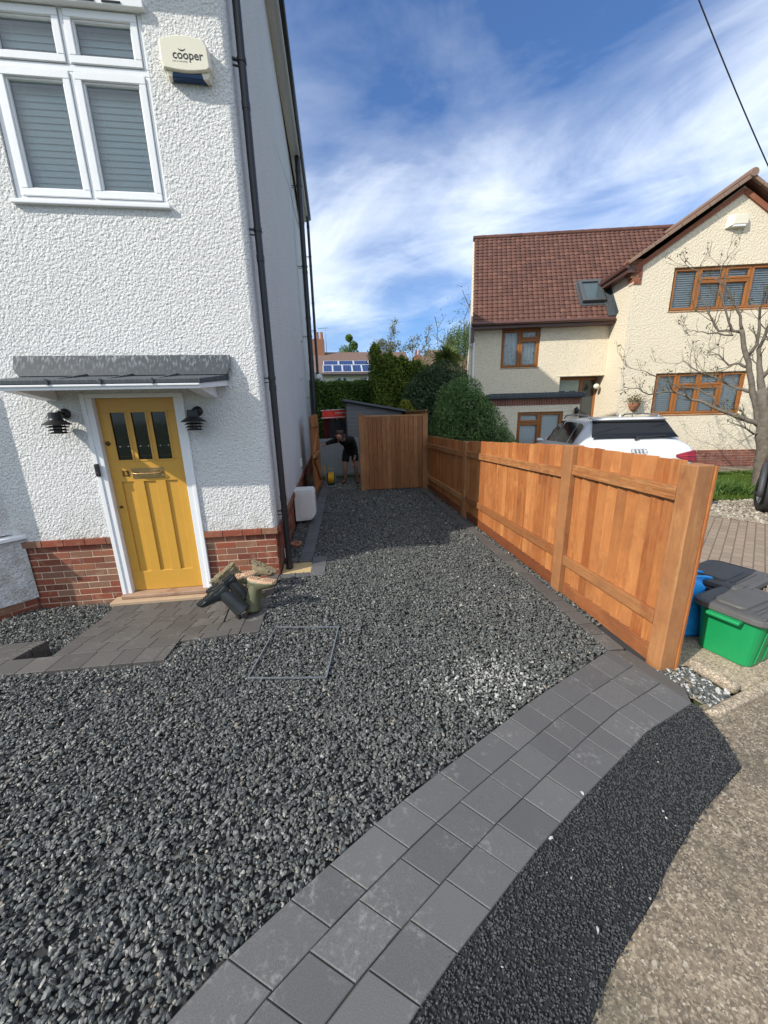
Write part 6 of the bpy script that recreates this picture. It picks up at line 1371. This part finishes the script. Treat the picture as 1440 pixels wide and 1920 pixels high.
for k,(x,y) in enumerate(((.02,-.06),(.05,.05))): c.tube([(x-.08,y,.45),(x-.02,y-.02,.51),(x+.12,y-.03,.50),(x+.20,y-.01,.475),(x+.17,y+.02,.455),(x+.06,y+.02,.44)],.012,6)
c.build('bag_handle',bm_,bg_,True,smooth=True)

# ------------------------------------------------------------------ boots upside down on a rack by the door
ol=simple('olive_rubber',(.11,.11,.06),.5,var=.15); bkr=simple('black_rubber',(.022,.026,.026),.42,var=.25,bump=.15); tanS=simple('tan_sole',(.50,.33,.21),.8,var=.2,bump=.5,bs=60); mud=simple('muddy_rubber',(.20,.165,.10),.95,var=.45,scale=25,bump=1,bs=70)
def boot(label,heel,axis,toe,upm,solem,tall=.30,tread=True,mudd=False):
    """heel = back of the sole, axis = sole to opening, toe = heel to toe direction"""
    a=Vector(axis).normalized(); tdir=Vector(toe); tdir=(tdir-a*tdir.dot(a)).normalized(); s=tdir.cross(a)
    Mx=Matrix.Translation(Vector(heel))@Matrix((s,tdir,a)).transposed().to_4x4()
    t=thing('boot',label,'boot',heel,0,'boots drying upside down by the door'); ROOTM[t.name]=Mx; t.matrix_world=Mx
    c=MB()
    def el(y,z,rx,ry,n=18): return [(rx*math.cos(q),y+ry*math.sin(q),z) for q in np.linspace(0,2*math.pi,n+1)[:-1]]
    c.loft([el(.065,.045,.036,.05),el(.06,.09,.041,.055),el(.055,.13,.048,.058),el(.05,.2,.056,.064),el(.045,tall,.064,.072),el(.045,tall+.012,.067,.075),el(.045,tall+.012,.058,.066),el(.05,tall-.12,.045,.05)],cap=False)
    def fr_(y,w_,h): return [(w_*math.cos(q)*(1 if math.sin(q)>0 else 1),y,.015+h*max(0,math.sin(q))) for q in np.linspace(-.25,math.pi+.25,16)]
    c.loft([fr_(-.002,.020,.05),fr_(.01,.034,.085),fr_(.05,.040,.11),(fr_(.10,.041,.105)),fr_(.15,.046,.078),fr_(.21,.048,.058),fr_(.25,.040,.046),fr_(.272,.022,.03)],cap=True)
    c.build('upper',upm,t,True,smooth=True)
    c=MB(); out=[]
    for q in np.linspace(0,1,15): y=-.012+.296*q; out.append((y,.012+.040*(math.sin(math.pi*min(1,max(0,q*1.0)))**.38)*(1.0 if q>.45 else .86+.0)*(1-.10*math.exp(-((q-.42)/.12)**2))))
    poly=[(w_,y) for y,w_ in out]+[(-w_,y) for y,w_ in out[::-1]]
    c.prism(poly,-.004,.022); so_=c.build('sole',solem,t,True,bevel=.004)
    if tread:
        c=MB()
        for i,(y,w_) in enumerate(out[1:-1]):
            if 5<=i<=6: continue
            for k in (-.6,-.2,.2,.6):
                j=random.uniform(-.002,.002)*(4 if mudd else 1); c.obox((w_*k,y+j+.004*abs(k)*4,-.008),(math.cos(.5*k),math.sin(.5*k*2),0),(-math.sin(.5*k*2),math.cos(.5*k),0),(0,0,1),w_*.30,.012,.012)
        c.build('sole_tread_pattern',solem,so_,True,bevel=.003)
    if mudd:
        c=MB(); 
        for _ in range(90):
            y,w_=random.choice(out); k=random.uniform(-.95,.95); r=random.uniform(.008,.020); c.add([(w_*k+v[0]*r,y+v[1]*r,-.006+v[2]*r*.7) for v in IV],[tuple(f) for f in IF])
        c.build('mud_clod',mud,so_,True)
    return t
boot('black rubber boot upside down nearest the gravel, white mark on its side',(-1.10,3.27,.345),(.55,.0,-.80),(-.52,-.25,-.62),bkr,bkr)
boot('black rubber boot tucked behind the front black boot',(-1.06,3.44,.36),(.42,.10,-.80),(-.62,-.2,-.45),bkr,bkr)
boot('olive boot with a clean tan herringbone sole facing up',(-.905,3.40,.325),(-.10,-.10,-.95),(.66,-.28,-.30),ol,tanS)
boot('olive boot lying behind with tan sole edge turned to the door',(-.90,3.66,.27),(.10,.0,-.9),(-.92,-.10,-.16),ol,tanS)
boot('mud caked boot leaning on the door frame',(-1.17,3.85,.30),(.40,.15,-.62),(-.72,-.22,-.62),mud,mud,.26,True,True)
boot('mud caked boot in the corner by the drainpipe',(-.965,3.90,.29),(-.25,.1,-.85),(.62,-.35,-.45),mud,mud,.26,True,True)
rk=thing('boot_rack','black metal boot rack legs under the upturned boots','boot rack',(-1.02,3.35,-.06))
c=MB(); gzr=lambda x,y: gz(x,y)
for (x,y,x2,y2,h) in ((-1.15,3.28,-1.06,3.36,.20),(-1.0,3.25,-.97,3.33,.18),(-.99,3.27,-1.05,3.33,.15),(-1.15,3.8,-1.10,3.75,.2),(-.99,3.8,-1.0,3.75,.2)): c.tube([(x,y,gz(x,y)),(x2,y2,gz(x,y)+h)],.008,6)
c.tube([(-1.06,3.36,.11),(-1.10,3.75,.06)],.008,6); c.tube([(-.97,3.33,.12),(-1.0,3.75,.10)],.008,6); c.tube([(-1.06,3.36,.11),(-.97,3.33,.12)],.008,6); c.tube([(-1.10,3.75,.06),(-1.0,3.75,.10)],.008,6); c.build('rack_frame',M['blackmetal'],rk,smooth=True)
# overhead wire
c=MB(); pts=[]
P0=Vector((5.2,6,7.14)); P1=Vector((6.77,6,5.35))
for i in range(-30,60):
    f=i/20; p=P0+(P1-P0)*f; pts.append((p.x,p.y,p.z+.10*f*(f-1)))
c.tube(pts,.009,6,cap=False); tag(c.build('overhead_wire',M['black'],smooth=True),'black overhead wire sloping across the sky above the cream house','wire')
